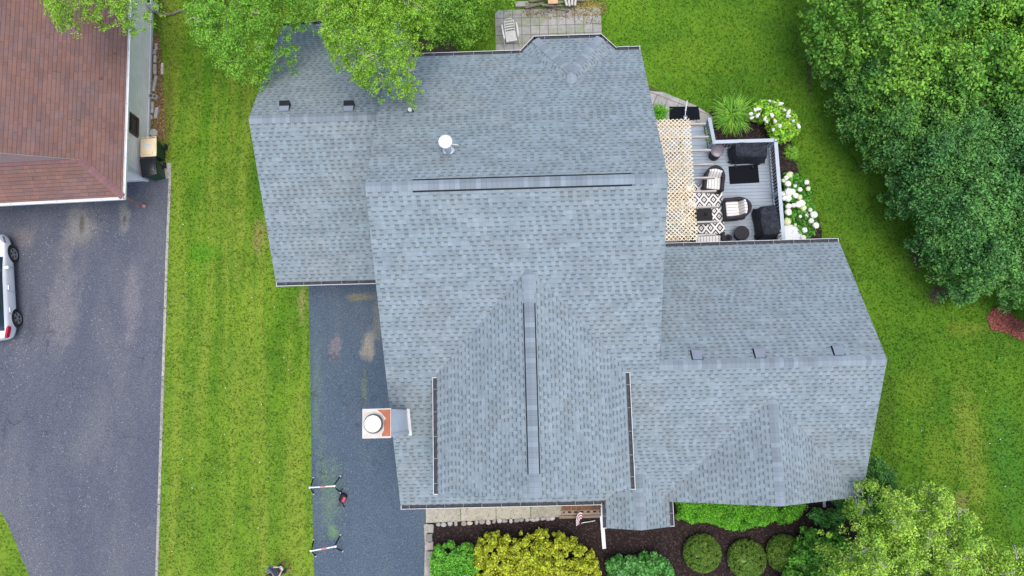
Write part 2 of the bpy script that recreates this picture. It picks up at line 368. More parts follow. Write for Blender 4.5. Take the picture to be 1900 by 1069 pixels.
def mulch_mat(name, a, b):
    n = NT(name); p = n.world(); r = n.n('ShaderNodeNewGeometry').outputs['Random Per Island']
    c = n.mix(n.ss(n.noise(24, p, 4, .8), .35, .7), a, b); c = n.scale(c, n.ss(r, 0, 1, .6, 1.5)); n.bump(n.noise(30, p, 4, .8), .9, .03)
    return n.fin(c, .95, 0, .2)
M['mulch'] = mulch_mat('brown_mulch', (.012, .008, .008), (.036, .022, .021)); M['redmulch'] = mulch_mat('red_mulch', (.10, .025, .018), (.24, .07, .05))
M['dirt'] = mulch_mat('orange_dirt', (.10, .055, .03), (.21, .115, .06)); M['soil'] = mulch_mat('dry_leaf_soil', (.06, .045, .03), (.13, .095, .06))
def chip_mat(name, a, b):
    n = NT(name); r = n.n('ShaderNodeNewGeometry').outputs['Random Per Island']; return n.fin(n.mix(n.ss(r, .0, 1), a, b), .9)
M['chip'] = chip_mat('mulch_chips', (.008, .005, .006), (.066, .042, .038)); M['redchip'] = chip_mat('red_mulch_chips', (.10, .02, .015), (.34, .11, .08))
M['debris'] = chip_mat('dry_leaves', (.06, .035, .02), (.32, .25, .08)); M['clip'] = chip_mat('clippings', (.05, .12, .02), (.26, .4, .1))
def conc(name, c, sc=5, var=.12):
    n = NT(name); p = n.world(); r = n.n('ShaderNodeNewGeometry').outputs['Random Per Island']
    f = n.m('MULTIPLY', n.ss(n.noise(sc, p, 4, .7), .3, .7, 1-var, 1+var), n.ss(n.noise(45, p, 3, .8), .3, .7, .85, 1.15))
    f = n.m('MULTIPLY', f, n.ss(r, 0, 1, .9, 1.1)); n.bump(n.noise(60, p, 3), .3, .01)
    return n, f, c
n, f, c = conc('', (.34, .34, .33)); n.mat.name = 'patio_concrete'
x_, y_, _ = n.sep(n.world())
moss = n.m('MULTIPLY', n.ss(n.noise(1.3, n.world(), 4, .7), .40, .65), n.ss(y_, 14.0, 15.2, .15, .65))
M['patio'] = n.fin(n.mix(moss, n.scale((.30, .29, .28), f), (.20, .24, .12)), .9, 0, .2)
n, f, c = conc('', None); n.mat.name = 'walk_concrete'; M['walk'] = n.fin(n.scale((.35, .325, .265), f), .9, 0, .2)
n, f, c = conc('', None, 9, .3); n.mat.name = 'kerb_concrete'; M['kerb'] = n.fin(n.scale((.30, .29, .25), f), .9, 0, .2)
def stone_mat(name, c, var=.3):
    n = NT(name); i = n.n('ShaderNodeObjectInfo').outputs['Random']; f = n.m('MULTIPLY', n.ss(i, 0, 1, 1-var, 1+var), n.ss(n.noise(14, n.obj(), 4, .7), .3, .7, .8, 1.2))
    n.bump(n.noise(40, n.obj(), 3), .4, .01); c2 = n.mix(n.ss(n.m('FRACT', n.m('MULTIPLY', i, 7.7)), .5, .9), c, (c[0]*1.1, c[1]*.92, c[2]*.86)); return n.fin(n.scale(c2, f), .85)
M['stone'] = stone_mat('river_stone', (.38, .37, .35)); M['block'] = stone_mat('rough_block', (.24, .23, .21)); M['cblock'] = stone_mat('concrete_block', (.40, .39, .37), .18)
def wood(name, c, axis=0, sc=3):
    n = NT(name); mp = n.n('ShaderNodeMapping'); s = [14, 14, 14]; s[axis] = 1.2; mp.inputs['Scale'].default_value = s; n.put(mp.inputs[0], n.obj())
    r = n.n('ShaderNodeNewGeometry').outputs['Random Per Island']
    f = n.m('MULTIPLY', n.ss(n.noise(sc, mp.outputs[0], 4, .6), .3, .7, .75, 1.2), n.ss(r, 0, 1, .85, 1.15)); return n.fin(n.scale(c, f), .8, 0, .3)
M['lattice'] = wood('cream_lattice_wood', (.72, .60, .40), 0); M['rafter'] = wood('weathered_rafter', (.42, .39, .35), 0)
M['deck'] = plain('blue_grey_deck', (.262, .31, .36), .7, var=.05, sc=3); M['rail'] = plain('pale_grey_rail', (.36, .41, .46), .55, var=.06)
M['porchwood'] = wood('stained_porch_boards', (.17, .085, .045), 1); M['oldwood'] = wood('weathered_timber', (.26, .20, .15), 0)
M['baluster'] = plain('grey_baluster', (.30, .34, .38), .6)
n = NT('dark_wicker'); u_ = n.obj(); wv = n.n('ShaderNodeTexWave'); wv.inputs['Scale'].default_value = 18; wv.inputs['Distortion'].default_value = 1; n.put(wv.inputs[0], u_)
n.bump(wv.outputs['Fac'], .6, .01); M['wicker'] = n.fin(n.scale((.032, .029, .036), n.ss(wv.outputs['Fac'], 0, 1, .6, 1.5)), .65, 0, .25)
def stripes(name, axis, step, duty=.18, a=(.70, .68, .64), b=(.22, .21, .21)):
    n = NT(name); q = n.sep(n.obj())[axis]; f = n.m('FRACT', n.m('DIVIDE', n.m('ADD', q, 5.0), step)); k = n.m('LESS_THAN', f, duty)
    f2 = n.m('FRACT', n.m('DIVIDE', n.m('ADD', q, 5.0), step/2)); k2 = n.m('MULTIPLY', n.m('LESS_THAN', f2, .12), .45)
    return n.fin(n.mix(n.m('MAXIMUM', k, k2), a, b), .9)
M['stripe'] = stripes('striped_cushion', 0, .115)
n = NT('diamond_rug'); u, v, _ = n.sep(n.uv()); v = n.m('MULTIPLY', v, .80); P_ = .37
fx = n.m('ABSOLUTE', n.m('SUBTRACT', n.m('FRACT', n.m('DIVIDE', u, P_)), .5)); fy = n.m('ABSOLUTE', n.m('SUBTRACT', n.m('FRACT', n.m('DIVIDE', v, P_)), .5))
d = n.m('ADD', fx, fy); dd = n.m('MINIMUM', d, n.m('SUBTRACT', 1.0, d)); bands = n.m('MAXIMUM', n.m('LESS_THAN', dd, .07), n.m('MULTIPLY', n.m('GREATER_THAN', dd, .21), n.m('LESS_THAN', dd, .37)))
M['rug'] = n.fin(n.mix(bands, (.72, .71, .69), (.02, .02, .024)), .95)
n = NT('black_cover_cloth'); o_ = n.obj(); wr = n.noise(5, o_, 5, .6, 1.6); n.bump(wr, 1.0, .12)
M['cover'] = n.fin(n.scale((.024, .028, .037), n.ss(wr, .3, .7, .6, 1.6)), .6, 0, .22)
n = NT('rust_stain_top'); o_ = n.obj(); x_, y_, z_ = n.sep(o_)
M['cream'] = plain('cream_metal', (.50, .47, .41), .5, var=.10, sc=5)
M['rust'] = plain('rust_red', (.34, .11, .055), .8, var=.15, sc=4)
M['carpaint'] = NT('white_car_paint').fin((.72, .74, .76), .25, 0, .6); M['tyre'] = plain('tyre', (.012, .012, .014), .85); M['alloy'] = plain('alloy', (.42, .43, .45), .35, .7)
M['lampred'] = NT('red_lens').fin((.42, .01, .03), .2); M['lampclear'] = NT('clear_lens').fin((.25, .27, .3), .12)
M['cartgreen'] = plain('dark_green_plastic', (.006, .045, .028), .5, var=.2); M['carttan'] = plain('tan_lid_plastic', (.70, .56, .37), .5, var=.06)
M['cartblack'] = plain('black_lid_plastic', (.010, .012, .018), .35, var=.2)
M['redplastic'] = plain('red_plastic', (.45, .02, .05), .5); M['chairwhite'] = plain('weathered_white_plastic', (.62, .61, .58), .55, var=.12)
M['denim'] = plain('blue_grey_cloth', (.10, .14, .21), .9, var=.15, sc=12); M['jeans'] = plain('dark_jeans', (.045, .06, .075), .95, var=.2, sc=14)
M['skin'] = plain('skin', (.56, .36, .27), .55, var=.05); M['hair'] = plain('dark_hair', (.05, .03, .025), .7); M['shoe'] = plain('brown_shoe', (.19, .10, .06), .7); M['orange'] = plain('faded_orange_board', (.55, .33, .19), .8)
M['flagred'] = plain('flag_red', (.33, .02, .05), .8); M['flagblue'] = plain('flag_blue', (.02, .03, .11), .8); M['flagwhite'] = plain('flag_white', (.78, .76, .78), .8)

# ------------------------------------------------------------------ ground
def sheet(name, poly, z, mat, kind='structure', thick=0.0):
    b = MB()
    if thick: b.prism(poly, z-thick, z)
    else:
        A = sum(poly[i][0]*poly[(i+1)%len(poly)][1]-poly[(i+1)%len(poly)][0]*poly[i][1] for i in range(len(poly)))
        if A < 0: poly = poly[::-1]
        b.face([(x, y, z) for x, y in poly])
    return tag(b.build(name, mat), kind=kind)
sheet('lawn', [(-300, -300), (300, -300), (300, 300), (-300, 300)], 0, M['lawn'])
cv = poly_at([(-60, 905), (-20, 930), (0, 948), (12, 968), (27, 1000), (38, 1030), (55, 1069), (70, 1120)])
KX = at(316, 335)[0]
drive1 = [(-16.5, 10.15), (-14.72, 10.05), at(311, 450)[:2], at(303, 700)[:2], at(291, 1060)[:2], (-14.42, -12), (-19.2, -12)] + [tuple(p) for p in cv[::-1]] + [(-27, -2.2), (-40, -2.2), (-40, 10.15)]
sheet('neighbour_driveway', drive1, .012, M['asphalt_left'])
drive2 = [at(572, 520)[:2], at(573, 560)[:2], at(576, 700)[:2], at(578, 860)[:2], at(583, 1069)[:2], at(588, 1250)[:2], at(790, 1250)[:2], at(791, 1069)[:2], (-4.02, -3.6), (-4.05, -3.1), (-4.3, 4.9), (-4.3, 5.3), (at(572, 520)[0], 5.6)]
sheet('driveway', drive2, .012, M['asphalt_right'])
kl = [at(316, 332), at(311, 450), at(303, 700), at(291.5, 1060), (-14.44, -12, 0)]
b = MB(); W2 = .055
for i in range(len(kl)-1):
    a, c2 = kl[i], kl[i+1]; nseg = max(1, int(abs(a[1]-c2[1])/1.9))
    for k in range(nseg):
        t0 = k/nseg; t1 = (k+1)/nseg-.006; l = lambda t, q: a[q]+(c2[q]-a[q])*t
        b.prism([(l(t0,0)-W2, l(t0,1)), (l(t0,0)+W2, l(t0,1)), (l(t1,0)+W2, l(t1,1)), (l(t1,0)-W2, l(t1,1))], .0, .035)
tag(b.build('kerb_strip', M['kerb']), kind='structure')
# front walk
b = MB(); yb0 = at(790, 970)[1]; yb1 = at(1043, 959)[1]; xs = [at(790, 955)[0], at(855, 955)[0], at(920.5, 955)[0], at(985, 955)[0], at(1046, 955)[0]]
for i in range(4):
    x0, x1 = xs[i]+.012, xs[i+1]-.012; ya = yb0+(yb1-yb0)*i/4; yc = yb0+(yb1-yb0)*(i+1)/4
    b.prism([(x0, ya), (x1, yc), (x1, -2.85), (x0, -2.85)], .0, .05)
tag(b.build('front_walk', M['walk']), kind='structure')
# mulch bed in front
bed = [(xs[0]+.1, yb0+.03), (xs[4], yb1+.03), (xs[4], -3.3), (1.2, -3.3), (1.2, -2.9), (2.8, -3), (4.8, -3), (4.8, -2.4), (11.0, -2.4), at(1604, 925)[:2], at(1600, 990)[:2], at(1590, 1130)[:2], at(1560, 1300)[:2], at(806, 1300)[:2]]
sheet('planting_bed_mulch', bed, .02, M['mulch'])
def scatter(name, poly, n, size, mat, z0=.03, asp=.4, tilt=.5, lift=.02, label=None, cat=None, seed=3):
    rng = np.random.default_rng(seed); P = sample(poly, n, rng); a = rng.random(n)*6.283; L = size*(.5+rng.random(n)); wd = L*asp*(.6+.8*rng.random(n))
    t = (rng.random(n)-.5)*2*tilt; dx, dy, dz = np.cos(a)*L/2, np.sin(a)*L/2, np.sin(t)*L/2; ex, ey = -np.sin(a)*wd/2, np.cos(a)*wd/2; ez = (rng.random(n)-.5)*wd*tilt
    z = z0+rng.random(n)*lift; C = np.stack([P[:, 0], P[:, 1], z], 1)
    D = np.stack([dx, dy, dz], 1); E = np.stack([ex, ey, ez], 1); V = np.stack([C-D-E, C+D-E, C+D+E, C-D+E], 1)
    return tag(quads(name, V, mat), label, cat, kind='stuff')
scatter('mulch_chips', bed, 26000, .06, M['chip'], .035, label='dark brown shredded bark mulch in the front planting bed', cat='mulch')
deckbed = [at(1318, 205)[:2], at(1345, 200)[:2], at(1400, 215)[:2], at(1440, 225)[:2], at(1466, 250)[:2], at(1475, 300)[:2], at(1490, 340)[:2], at(1512, 385)[:2], at(1525, 430)[:2], at(1522, 470)[:2], at(1400, 470)[:2], at(1400, 300)[:2], at(1320, 300)[:2]]
sheet('deck_bed_mulch', deckbed, .018, M['mulch'])
scatter('bark_chips', deckbed, 6000, .06, M['chip'], .03, label='dark bark mulch around the edge of the grey deck', cat='mulch', seed=5)
red = poly_at([(1830, 590), (1842, 572), (1862, 568), (1880, 590), (1930, 610), (1990, 640), (1990, 680), (1930, 655), (1905, 636), (1868, 618), (1838, 612)])
sheet('red_mulch_bed', red, .016, M['redmulch'])
scatter('red_mulch_chips', red, 5000, .07, M['redchip'], .03, label='brick red wood mulch below the dark hedge', cat='mulch', seed=6)
dirt = poly_at([(284, 60), (296, 66), (302, 130), (306, 190), (309, 240), (306, 262), (281, 262), (283, 120)])
sheet('dirt_strip', dirt, .016, M['dirt'])
scatter('dirt_crumbs', dirt, 1600, .05, M['debris'], .02, label='orange brown leaf litter along the beige siding wall', cat='leaf litter', seed=7)
nsoil = poly_at([(760, 78), (800, 68), (835, 72), (850, 96), (850, 130), (755, 130)])
sheet('bed_soil', nsoil, .014, M['soil'])
# patio behind the house
b = MB(); px0, py0 = at(918, 20)[:2]; px1, _ = at(1115, 24)[:2]; cw = .385; sy = 12.4; ny = int((py0-sy)/cw); nx = int((px1-px0)/cw)+1; dx = (px1-px0)/nx
for i in range(nx):
    for j in range(ny+1):
        x0, x1 = px0+i*dx+.009, px0+(i+1)*dx-.009; y1 = py0-j*cw-.009; y0 = y1-cw+.018
        P = [(x0, y0), (x1, y0), (x1, y1), (x0, y1)]
        if j == 0 and i == 0: P = [(x0, y0), (x1, y0), (x1, y1), (x0+.15, y1), (x0, y1-.15)]
        if j == 0 and i == nx-1: P = [(x0, y0), (x1, y0), (x1, y1-.15), (x1-.15, y1), (x0, y1)]
        b.prism(P, .0, .045+random.random()*.004)
tag(b.build('patio', M['patio']), kind='structure')
sheet('patio_joint_sand', [(px0+.1, 12.4), (px1-.1, 12.4), (px1-.1, py0-.1), (px0+.1, py0-.1)], .026, M['soil'])
# side path of slabs
path = poly_at([(1195, 150), (1207, 163), (1236, 174), (1275, 190), (1300, 200), (1312, 210), (1322, 216), (1322, 240), (1215, 245), (1190, 180)])
b = MB(); org = Vector((*at(1225, 190)[:2], 0)); ang = R_(-24)
for i in range(-5, 7):
    for j in range(-6, 3):
        c0 = [(-.23, -.23), (.23, -.23), (.23, .23), (-.23, .23)]
        P = [(org.x+math.cos(ang)*(i*.48+u)-math.sin(ang)*(j*.48+v), org.y+math.sin(ang)*(i*.48+u)+math.cos(ang)*(j*.48+v)) for u, v in c0]
        ins = inside(np.array(P), path)
        if ins.sum() >= 2:
            if not ins.all():   # trim to the curved edge
                cen = np.mean(path, axis=0)
                Q = []
                for p, k in zip(P, ins):
                    t = 0
                    while not inside(np.array([p]), path)[0] and t < 20: p = (p[0]+(cen[0]-p[0])*.04, p[1]+(cen[1]-p[1])*.04); t += 1
                    Q.append(p)
                P = Q
            b.prism(P, .0, .04+random.random()*.004)
tag(b.build('side_path', M['patio']), kind='structure')
sheet('side_path_sand', path, .02, M['soil'])

# ------------------------------------------------------------------ grass blades
HOUSE = [[(-9.2, 5.2), (-4.6, 5.2), (-4.6, 15.3), (-9.2, 15.3)], [(-4.6, -3.0), (4.2, -3.0), (4.2, 12.6), (-4.6, 12.6)], [(4.2, -3), (11.3, -3), (11.3, 6), (4.2, 6)], [(4, 5.5), (10, 5.5), (10, 10.4), (4, 10.4)], [(-40, 10), (-15.6, 10), (-15.7, 30), (-40, 30)]]
bounds = [(-24, -8), (24, -8), (24, 20), (-24, 20)]
rng = np.random.default_rng(21); NB = 330000
P = np.stack([-24+48*rng.random(NB), -7.6+26.4*rng.random(NB)], 1)
keep = np.ones(NB, bool)
jit = P + rng.normal(0, .035, P.shape)
for pl in HOUSE+[drive1, drive2, bed, deckbed, red, dirt, path, [(px0, 12.4), (px1, 12.4), (px1, py0), (px0, py0)], poly_at([(290, 332), (283, 300), (320, 300), (320, 332)])]: keep &= ~inside(jit, pl)
keep &= ~(inside(P, nsoil) & (rng.random(NB) < .8))
keep &= ~inside(P, poly_at([(1900, 0), (1540, 0), (1530, 100), (1600, 250), (1680, 370), (1780, 520), (1900, 560), (2100, 560), (2100, 0)]))
P = P[keep]; n_ = len(P); a = rng.random(n_)*6.283; h = .035+.05*rng.random(n_); wd = .008+.014*rng.random(n_); le = (rng.random(n_)*.9+.35)*h
C = np.stack([P[:, 0], P[:, 1], np.zeros(n_)], 1); S = np.stack([-np.sin(a)*wd, np.cos(a)*wd, np.zeros(n_)], 1)
T = np.stack([np.cos(a)*le, np.sin(a)*le, h], 1)
V = np.stack([C-S, C+S, C+S*.5+T, C-S*.5+T], 1)
tag(quads('grass', V, M['blade']), 'short mown green grass with yellowish stripes around the houses', 'grass', kind='stuff')
scatter('grass_clippings', poly_at([(582, 850), (650, 850), (640, 1010), (590, 1010)]), 500, .035, M['clip'], .014, .2, .1, .004, 'loose grass clippings strewn on the sealed driveway', 'grass clippings', 8)

lawnbits = [(-14, -5), (-9, -5), (-9.5, 4.5), (-14.2, 9)]
scatter('lawn_flecks', lawnbits, 55, .03, M['petal'], .06, .5, .5, .02, 'tiny white clover heads and flecks in the left lawn strip', 'clover', 12)
scatter('right_lawn_flecks', poly_at([(1660, 640), (1880, 660), (1880, 1000), (1800, 960), (1660, 860)]), 25, .03, M['petal'], .06, .5, .5, .02, 'tiny white clover heads in the lawn on the right', 'clover', 13)
# ------------------------------------------------------------------ the house
HX = (0, 4, 0)
house = empty('house', HX, 0, 'grey shingled two storey house with cross gables, attached garage and side wing', 'house')
p = .652
Mw, Me, Mr, Mzr, Mn, Ms = -4.647, 4.230, 6.735, 9.108, 12.55, -3.04
def zS(y): return Mzr-p*(Mr-y)
def zN(y): return Mzr-p*(y-Mr)
TH = .05
def slope(b, pts, e, mi=0):
    "roof slope: pts are eave-ordered 3D points seen counter-clockwise from above, e = eave direction"
    e = Vector(e).normalized(); P = [Vector(q) for q in pts]
    nrm = (P[1]-P[0]).cross(P[2]-P[0]).normalized()
    if nrm.z < 0: nrm = -nrm
    up = nrm.cross(e).normalized()
    if up.z < 0: up = -up
    b.face(P, mi, [(q.dot(e), q.dot(up)) for q in P])
    D = Vector((0, 0, -TH)); b.face([q+D for q in P[::-1]], 1)
    for i in range(len(P)):
        a, c = P[i], P[(i+1) % len(P)]; b.face([a, a+D, c+D, c], 1)
def roof(name, slopes, parent=house, mats=None, org=HX, label=None):
    b = MB(org)
    for pts, e in slopes: slope(b, pts, e)
    o = b.build(name, mats or [M['shingle'], M['white']], parent)
    if label: o['label'] = label
    return o
er = 1.484; Ee, En, Es = 11.553, 6.02, -2.94; Ezr = zS(er)
main_roof = roof('roof', [
    ([(Mw, Ms, zS(Ms)), (2.55, Ms, zS(Ms)), (2.55, -3.0, zS(-3.0)), (Me, -3.0, zS(-3.0)), (Me, Mr, Mzr), (Mw, Mr, Mzr)], (1, 0, 0)),
    ([(Me, Mn, zN(Mn)), (Mw, Mn, zN(Mn)), (Mw, Mr, Mzr), (Me, Mr, Mzr)], (-1, 0, 0))])
# bay
bz = zN(12.71)+.03; bf = 13.09; A1 = (.06, 12.62, bz+.0); A2 = (.56, bf, bz); A3 = (2.85, bf, bz); A4 = (3.36, 12.62, bz); bzr = 6.40; ap = (1.705, bf-(bzr-bz)/p, bzr); rp = (1.705, Mr+(Mzr-bzr)/p, bzr)
roof('bay_roof', [([A3, A2, ap], (-1, 0, 0)), ([A2, A1, ap], (-.5, -.52, 0)), ([A1, rp, ap], (-.5, -.52, 0)), ([A4, A3, ap], (-.51, .52, 0)), ([A4, ap, rp], (-.51, .52, 0))])
# garage
Gw, Gr, Gzr, Gn, Gs = -9.273, 10.16, 6.024, 15.32, 5.08; Ge = Mw+.25
def zG(y): return Gzr-p*abs(y-Gr)
roof('garage_roof', [([(Gw, Gs, zG(Gs)), (Ge, Gs, zG(Gs)), (Ge, Gr, Gzr), (Gw, Gr, Gzr)], (1, 0, 0)), ([(Ge, Gn, zG(Gn)), (Gw, Gn, zG(Gn)), (Gw, Gr, Gzr), (Ge, Gr, Gzr)], (-1, 0, 0))])
# east wing
def zE(y): return Ezr-p*(y-er)
roof('wing_roof', [([(Me, Es, zS(Es)), (Ee, Es, zS(Es)), (Ee, er, Ezr), (Me, er, Ezr)], (1, 0, 0)), ([(Ee, En, zE(En)), (Me-.3, En, zE(En)), (Me-.3, er, Ezr), (Ee, er, Ezr)], (-1, 0, 0))])
# cross gable on the wing
Cx, Czr, CyS = 8.015, 4.99, -3.10; Cz = zS(-3.0); hw = (Czr-Cz)/p; cN = Mr-(Mzr-Czr)/p
roof('wing_gable_roof', [([(Cx-hw, CyS, Cz), (Cx, CyS, Czr), (Cx, cN, Czr), (Cx-hw, -3.0, Cz)], (0, -1, 0)), ([(Cx+hw, CyS, Cz), (Cx+hw, -3.0, Cz), (Cx, cN, Czr), (Cx, CyS, Czr)], (0, 1, 0))])
# upper front gable
Dx, Dzr, DyS, Dh = .078, 7.626, -2.417, 3.07; Dz = Dzr-p*Dh; dN = Mr-(Mzr-Dzr)/p; dV = Mr-(Mzr-Dz)/p
roof('front_gable_roof', [([(Dx-Dh, DyS, Dz), (Dx, DyS, Dzr), (Dx, dN, Dzr), (Dx-Dh, dV, Dz)], (0, -1, 0)), ([(Dx+Dh, DyS, Dz), (Dx+Dh, dV, Dz), (Dx, dN, Dzr), (Dx, DyS, Dzr)], (0, 1, 0))])
# porch
Pw, Pe, Px, Pzr, PyS = 2.58, 4.81, 3.695, 3.453, -3.97; Pz = Pzr-.655*(Px-Pw); pN = Mr-(Mzr-Pzr)/p
roof('porch_roof', [([(Pw, PyS, Pz), (Px, PyS, Pzr), (Px, pN, Pzr), (Pw, Ms-.0, Pz)], (0, -1, 0)), ([(Pe, PyS, Pz), (Pe, -3.0, Pz), (Px, pN, Pzr), (Px, PyS, Pzr)], (0, 1, 0))])
b = MB(HX)
for q0_, q1_ in (((Dx, dN, Dzr), (Dx-Dh, dV, Dz)), ((Dx, dN, Dzr), (Dx+Dh, dV, Dz)), ((Cx, cN, Czr), (Cx-hw, -3.0, Cz)), ((Cx, cN, Czr), (Cx+hw, -3.0, Cz))):
    b = MB(HX); b.bar(q0_, q1_, .016, .012); b.build('valley_seam', M['ventgrey'], house)
# ridge caps
def cap(name, a, b_, drops, w=.15, lift=.012, mat=None, parent=house, org=HX, side=(None, None)):
    "saddle of cap shingles along a ridge a->b; drops = fall per metre on each side"
    a = Vector(a); b_ = Vector(b_); d = (b_-a); L = d.length; d.normalize(); s = d.cross(Vector((0, 0, 1))).normalized()
    m = MB(org); up = Vector((0, 0, lift))
    for sg, dr in ((1, drops[0]), (-1, drops[1])):
        q = s*sg*w + Vector((0, 0, -dr*w)); P = [a+up, b_+up, b_+q+up, a+q+up]
        if sg > 0: P = P[::-1]; uv = [(0, w), (L, w), (L, 0), (0, 0)]
        else: uv = [(0, 0), (L, 0), (L, w), (0, w)]
        m.face(P, 0, uv)
        e0 = a+q; e1 = b_+q; m.face([e0+up, e1+up, e1, e0] if sg < 0 else [e1+up, e0+up, e0, e1], 0, [(0, 0), (L, 0), (L, .01), (0, .01)])
        m.face([a+up, a+q+up, a+q], 0, [(0,0)]*3); m.face([b_+up, b_+q+up, b_+q], 0, [(0,0)]*3)
    return m.build(name, mat or M['cap'], parent)
cap('ridge_cap', (Mw, Mr, Mzr), (Me, Mr, Mzr), (p, p)); cap('ridge_cap', (Gw, Gr, Gzr), (Mw+.2, Gr, Gzr), (p, p)); cap('ridge_cap', (Me+.0, er, Ezr), (Ee, er, Ezr), (p, p))
cap('ridge_cap', (Dx, DyS, Dzr), (Dx, dN, Dzr), (p, p)); cap('ridge_cap', (Cx, CyS, Czr), (Cx, cN, Czr), (p, p)); cap('ridge_cap', (Px, PyS, Pzr), (Px, pN, Pzr), (p, p))
cap('hip_cap', A2, ap, (.13, .33), .15, .02); cap('hip_cap', A3, ap, (.33, .13), .15, .02); cap('ridge_cap', ap, rp, (.5, .5), .15)
# ridge vents: raised vented strips with dark slots along both sides
def ridge_vent(a, b_, w=.155, h=.035):
    a = Vector(a); b_ = Vector(b_); d = (b_-a).normalized(); s = d.cross(Vector((0, 0, 1))).normalized(); L = (b_-a).length
    m = MB(HX); t = Vector((0, 0, h+.014))
    for sg in (1, -1):
        q = s*sg*w+Vector((0, 0, -p*w)); P = [a+t, b_+t, b_+q+t, a+q+t]; uv = [(0, 0), (L, 0), (L, w), (0, w)]
        m.face(P if sg < 0 else P[::-1], 0, uv if sg < 0 else uv[::-1])
        ow = .06 if (s*sg).y > .5 else .035; o = s*sg*ow+Vector((0, 0, -p*ow))
        m.face([a+q+t, b_+q+t, b_+q, a+q], 1); e = Vector((0, 0, .017)); Q = [a+q+e, b_+q+e, b_+q+o+e, a+q+o+e]; m.face(Q if sg < 0 else Q[::-1], 1)
        m.face([a+t, a+q+t, a+q, a], 0, [(0,0)]*4); m.face([b_+t, b_+q+t, b_+q, b_], 0, [(0,0)]*4)
    return m.build('ridge_vent', [M['cap'], M['black']], house)
v0 = at(765, 343, Mzr)[0]; v1 = at(1173, 331, Mzr)[0]; ridge_vent((v0, Mr, Mzr), (v1, Mr, Mzr))
d0 = at(971, 562, Dzr)[1]; d1 = at(999, 880, Dzr)[1]; ridge_vent((Dx, d1, Dzr), (Dx, d0, Dzr))
# gutters
def gutter(a, b_, out, w=.165, h=.10, parent=house, org=HX, mats=None, every=.62, ends=(1, 1)):
    "open gutter whose outer lip runs a->b; out = unit vector away from the house"
    a = Vector(a); b_ = Vector(b_); o = Vector(out); Z = Vector((0, 0, 1)); m = MB(org); t = .014
    def strip(o0, o1, z0, z1, mi):
        A = [a-o*o0+Z*z0, a-o*o1+Z*z0, a-o*o1+Z*z1, a-o*o0+Z*z1]; D = b_-a; Bq = [q+D for q in A]
        m.face(A, mi); m.face(Bq[::-1], mi)
        for i in range(4): m.face([A[i], Bq[i], Bq[(i+1)%4], A[(i+1)%4]], mi)
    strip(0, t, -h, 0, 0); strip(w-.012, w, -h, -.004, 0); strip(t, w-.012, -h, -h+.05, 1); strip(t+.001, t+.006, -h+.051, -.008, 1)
    d = (b_-a).normalized(); L = (b_-a).length
    for k, on in ((0, ends[0]), (L, ends[1])):
        if on:
            q = a+d*(k-(0 if k == 0 else .016)); P = [q, q-o*w]; m.bar(q-o*(w/2)-Z*h/2+d*.008, q-o*(w/2)-Z*h/2+d*.024, w-.004, h-.004, 0)
    nk = int(L/every)
    for i in range(1, nk+1):
        q = a+d*(i-.5)*L/max(nk, 1)+d*random.uniform(-.05, .05)-Z*.012; m.bar(q-o*.012, q-o*(w-.01), .014, .008, 2)
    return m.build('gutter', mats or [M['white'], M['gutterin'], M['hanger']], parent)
gz = -.015
zs_ = zS(Ms)+gz
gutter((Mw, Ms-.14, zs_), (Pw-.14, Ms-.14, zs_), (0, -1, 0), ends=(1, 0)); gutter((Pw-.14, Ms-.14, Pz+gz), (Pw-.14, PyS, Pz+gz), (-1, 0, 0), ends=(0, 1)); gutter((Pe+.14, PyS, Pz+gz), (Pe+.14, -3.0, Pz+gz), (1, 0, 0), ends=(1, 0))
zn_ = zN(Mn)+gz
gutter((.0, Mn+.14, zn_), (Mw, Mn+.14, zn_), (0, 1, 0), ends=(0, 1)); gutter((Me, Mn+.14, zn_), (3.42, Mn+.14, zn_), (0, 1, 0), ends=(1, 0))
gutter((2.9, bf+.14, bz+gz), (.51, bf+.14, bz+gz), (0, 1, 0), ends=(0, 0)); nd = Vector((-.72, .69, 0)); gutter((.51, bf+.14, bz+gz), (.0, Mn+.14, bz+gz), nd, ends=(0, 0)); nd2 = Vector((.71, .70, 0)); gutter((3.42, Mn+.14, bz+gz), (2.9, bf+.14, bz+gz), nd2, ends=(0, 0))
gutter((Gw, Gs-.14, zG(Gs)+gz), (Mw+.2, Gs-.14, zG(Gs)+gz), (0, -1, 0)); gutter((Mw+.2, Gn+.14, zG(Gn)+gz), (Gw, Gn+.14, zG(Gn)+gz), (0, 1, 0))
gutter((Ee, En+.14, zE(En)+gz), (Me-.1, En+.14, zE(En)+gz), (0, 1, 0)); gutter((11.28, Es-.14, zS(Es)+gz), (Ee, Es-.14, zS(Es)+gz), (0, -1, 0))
gutter((Dx-Dh-.14, dV-.1, Dz+gz), (Dx-Dh-.14, DyS, Dz+gz), (-1, 0, 0)); gutter((Dx+Dh+.14, DyS, Dz+gz), (Dx+Dh+.14, dV-.1, Dz+gz), (1, 0, 0))
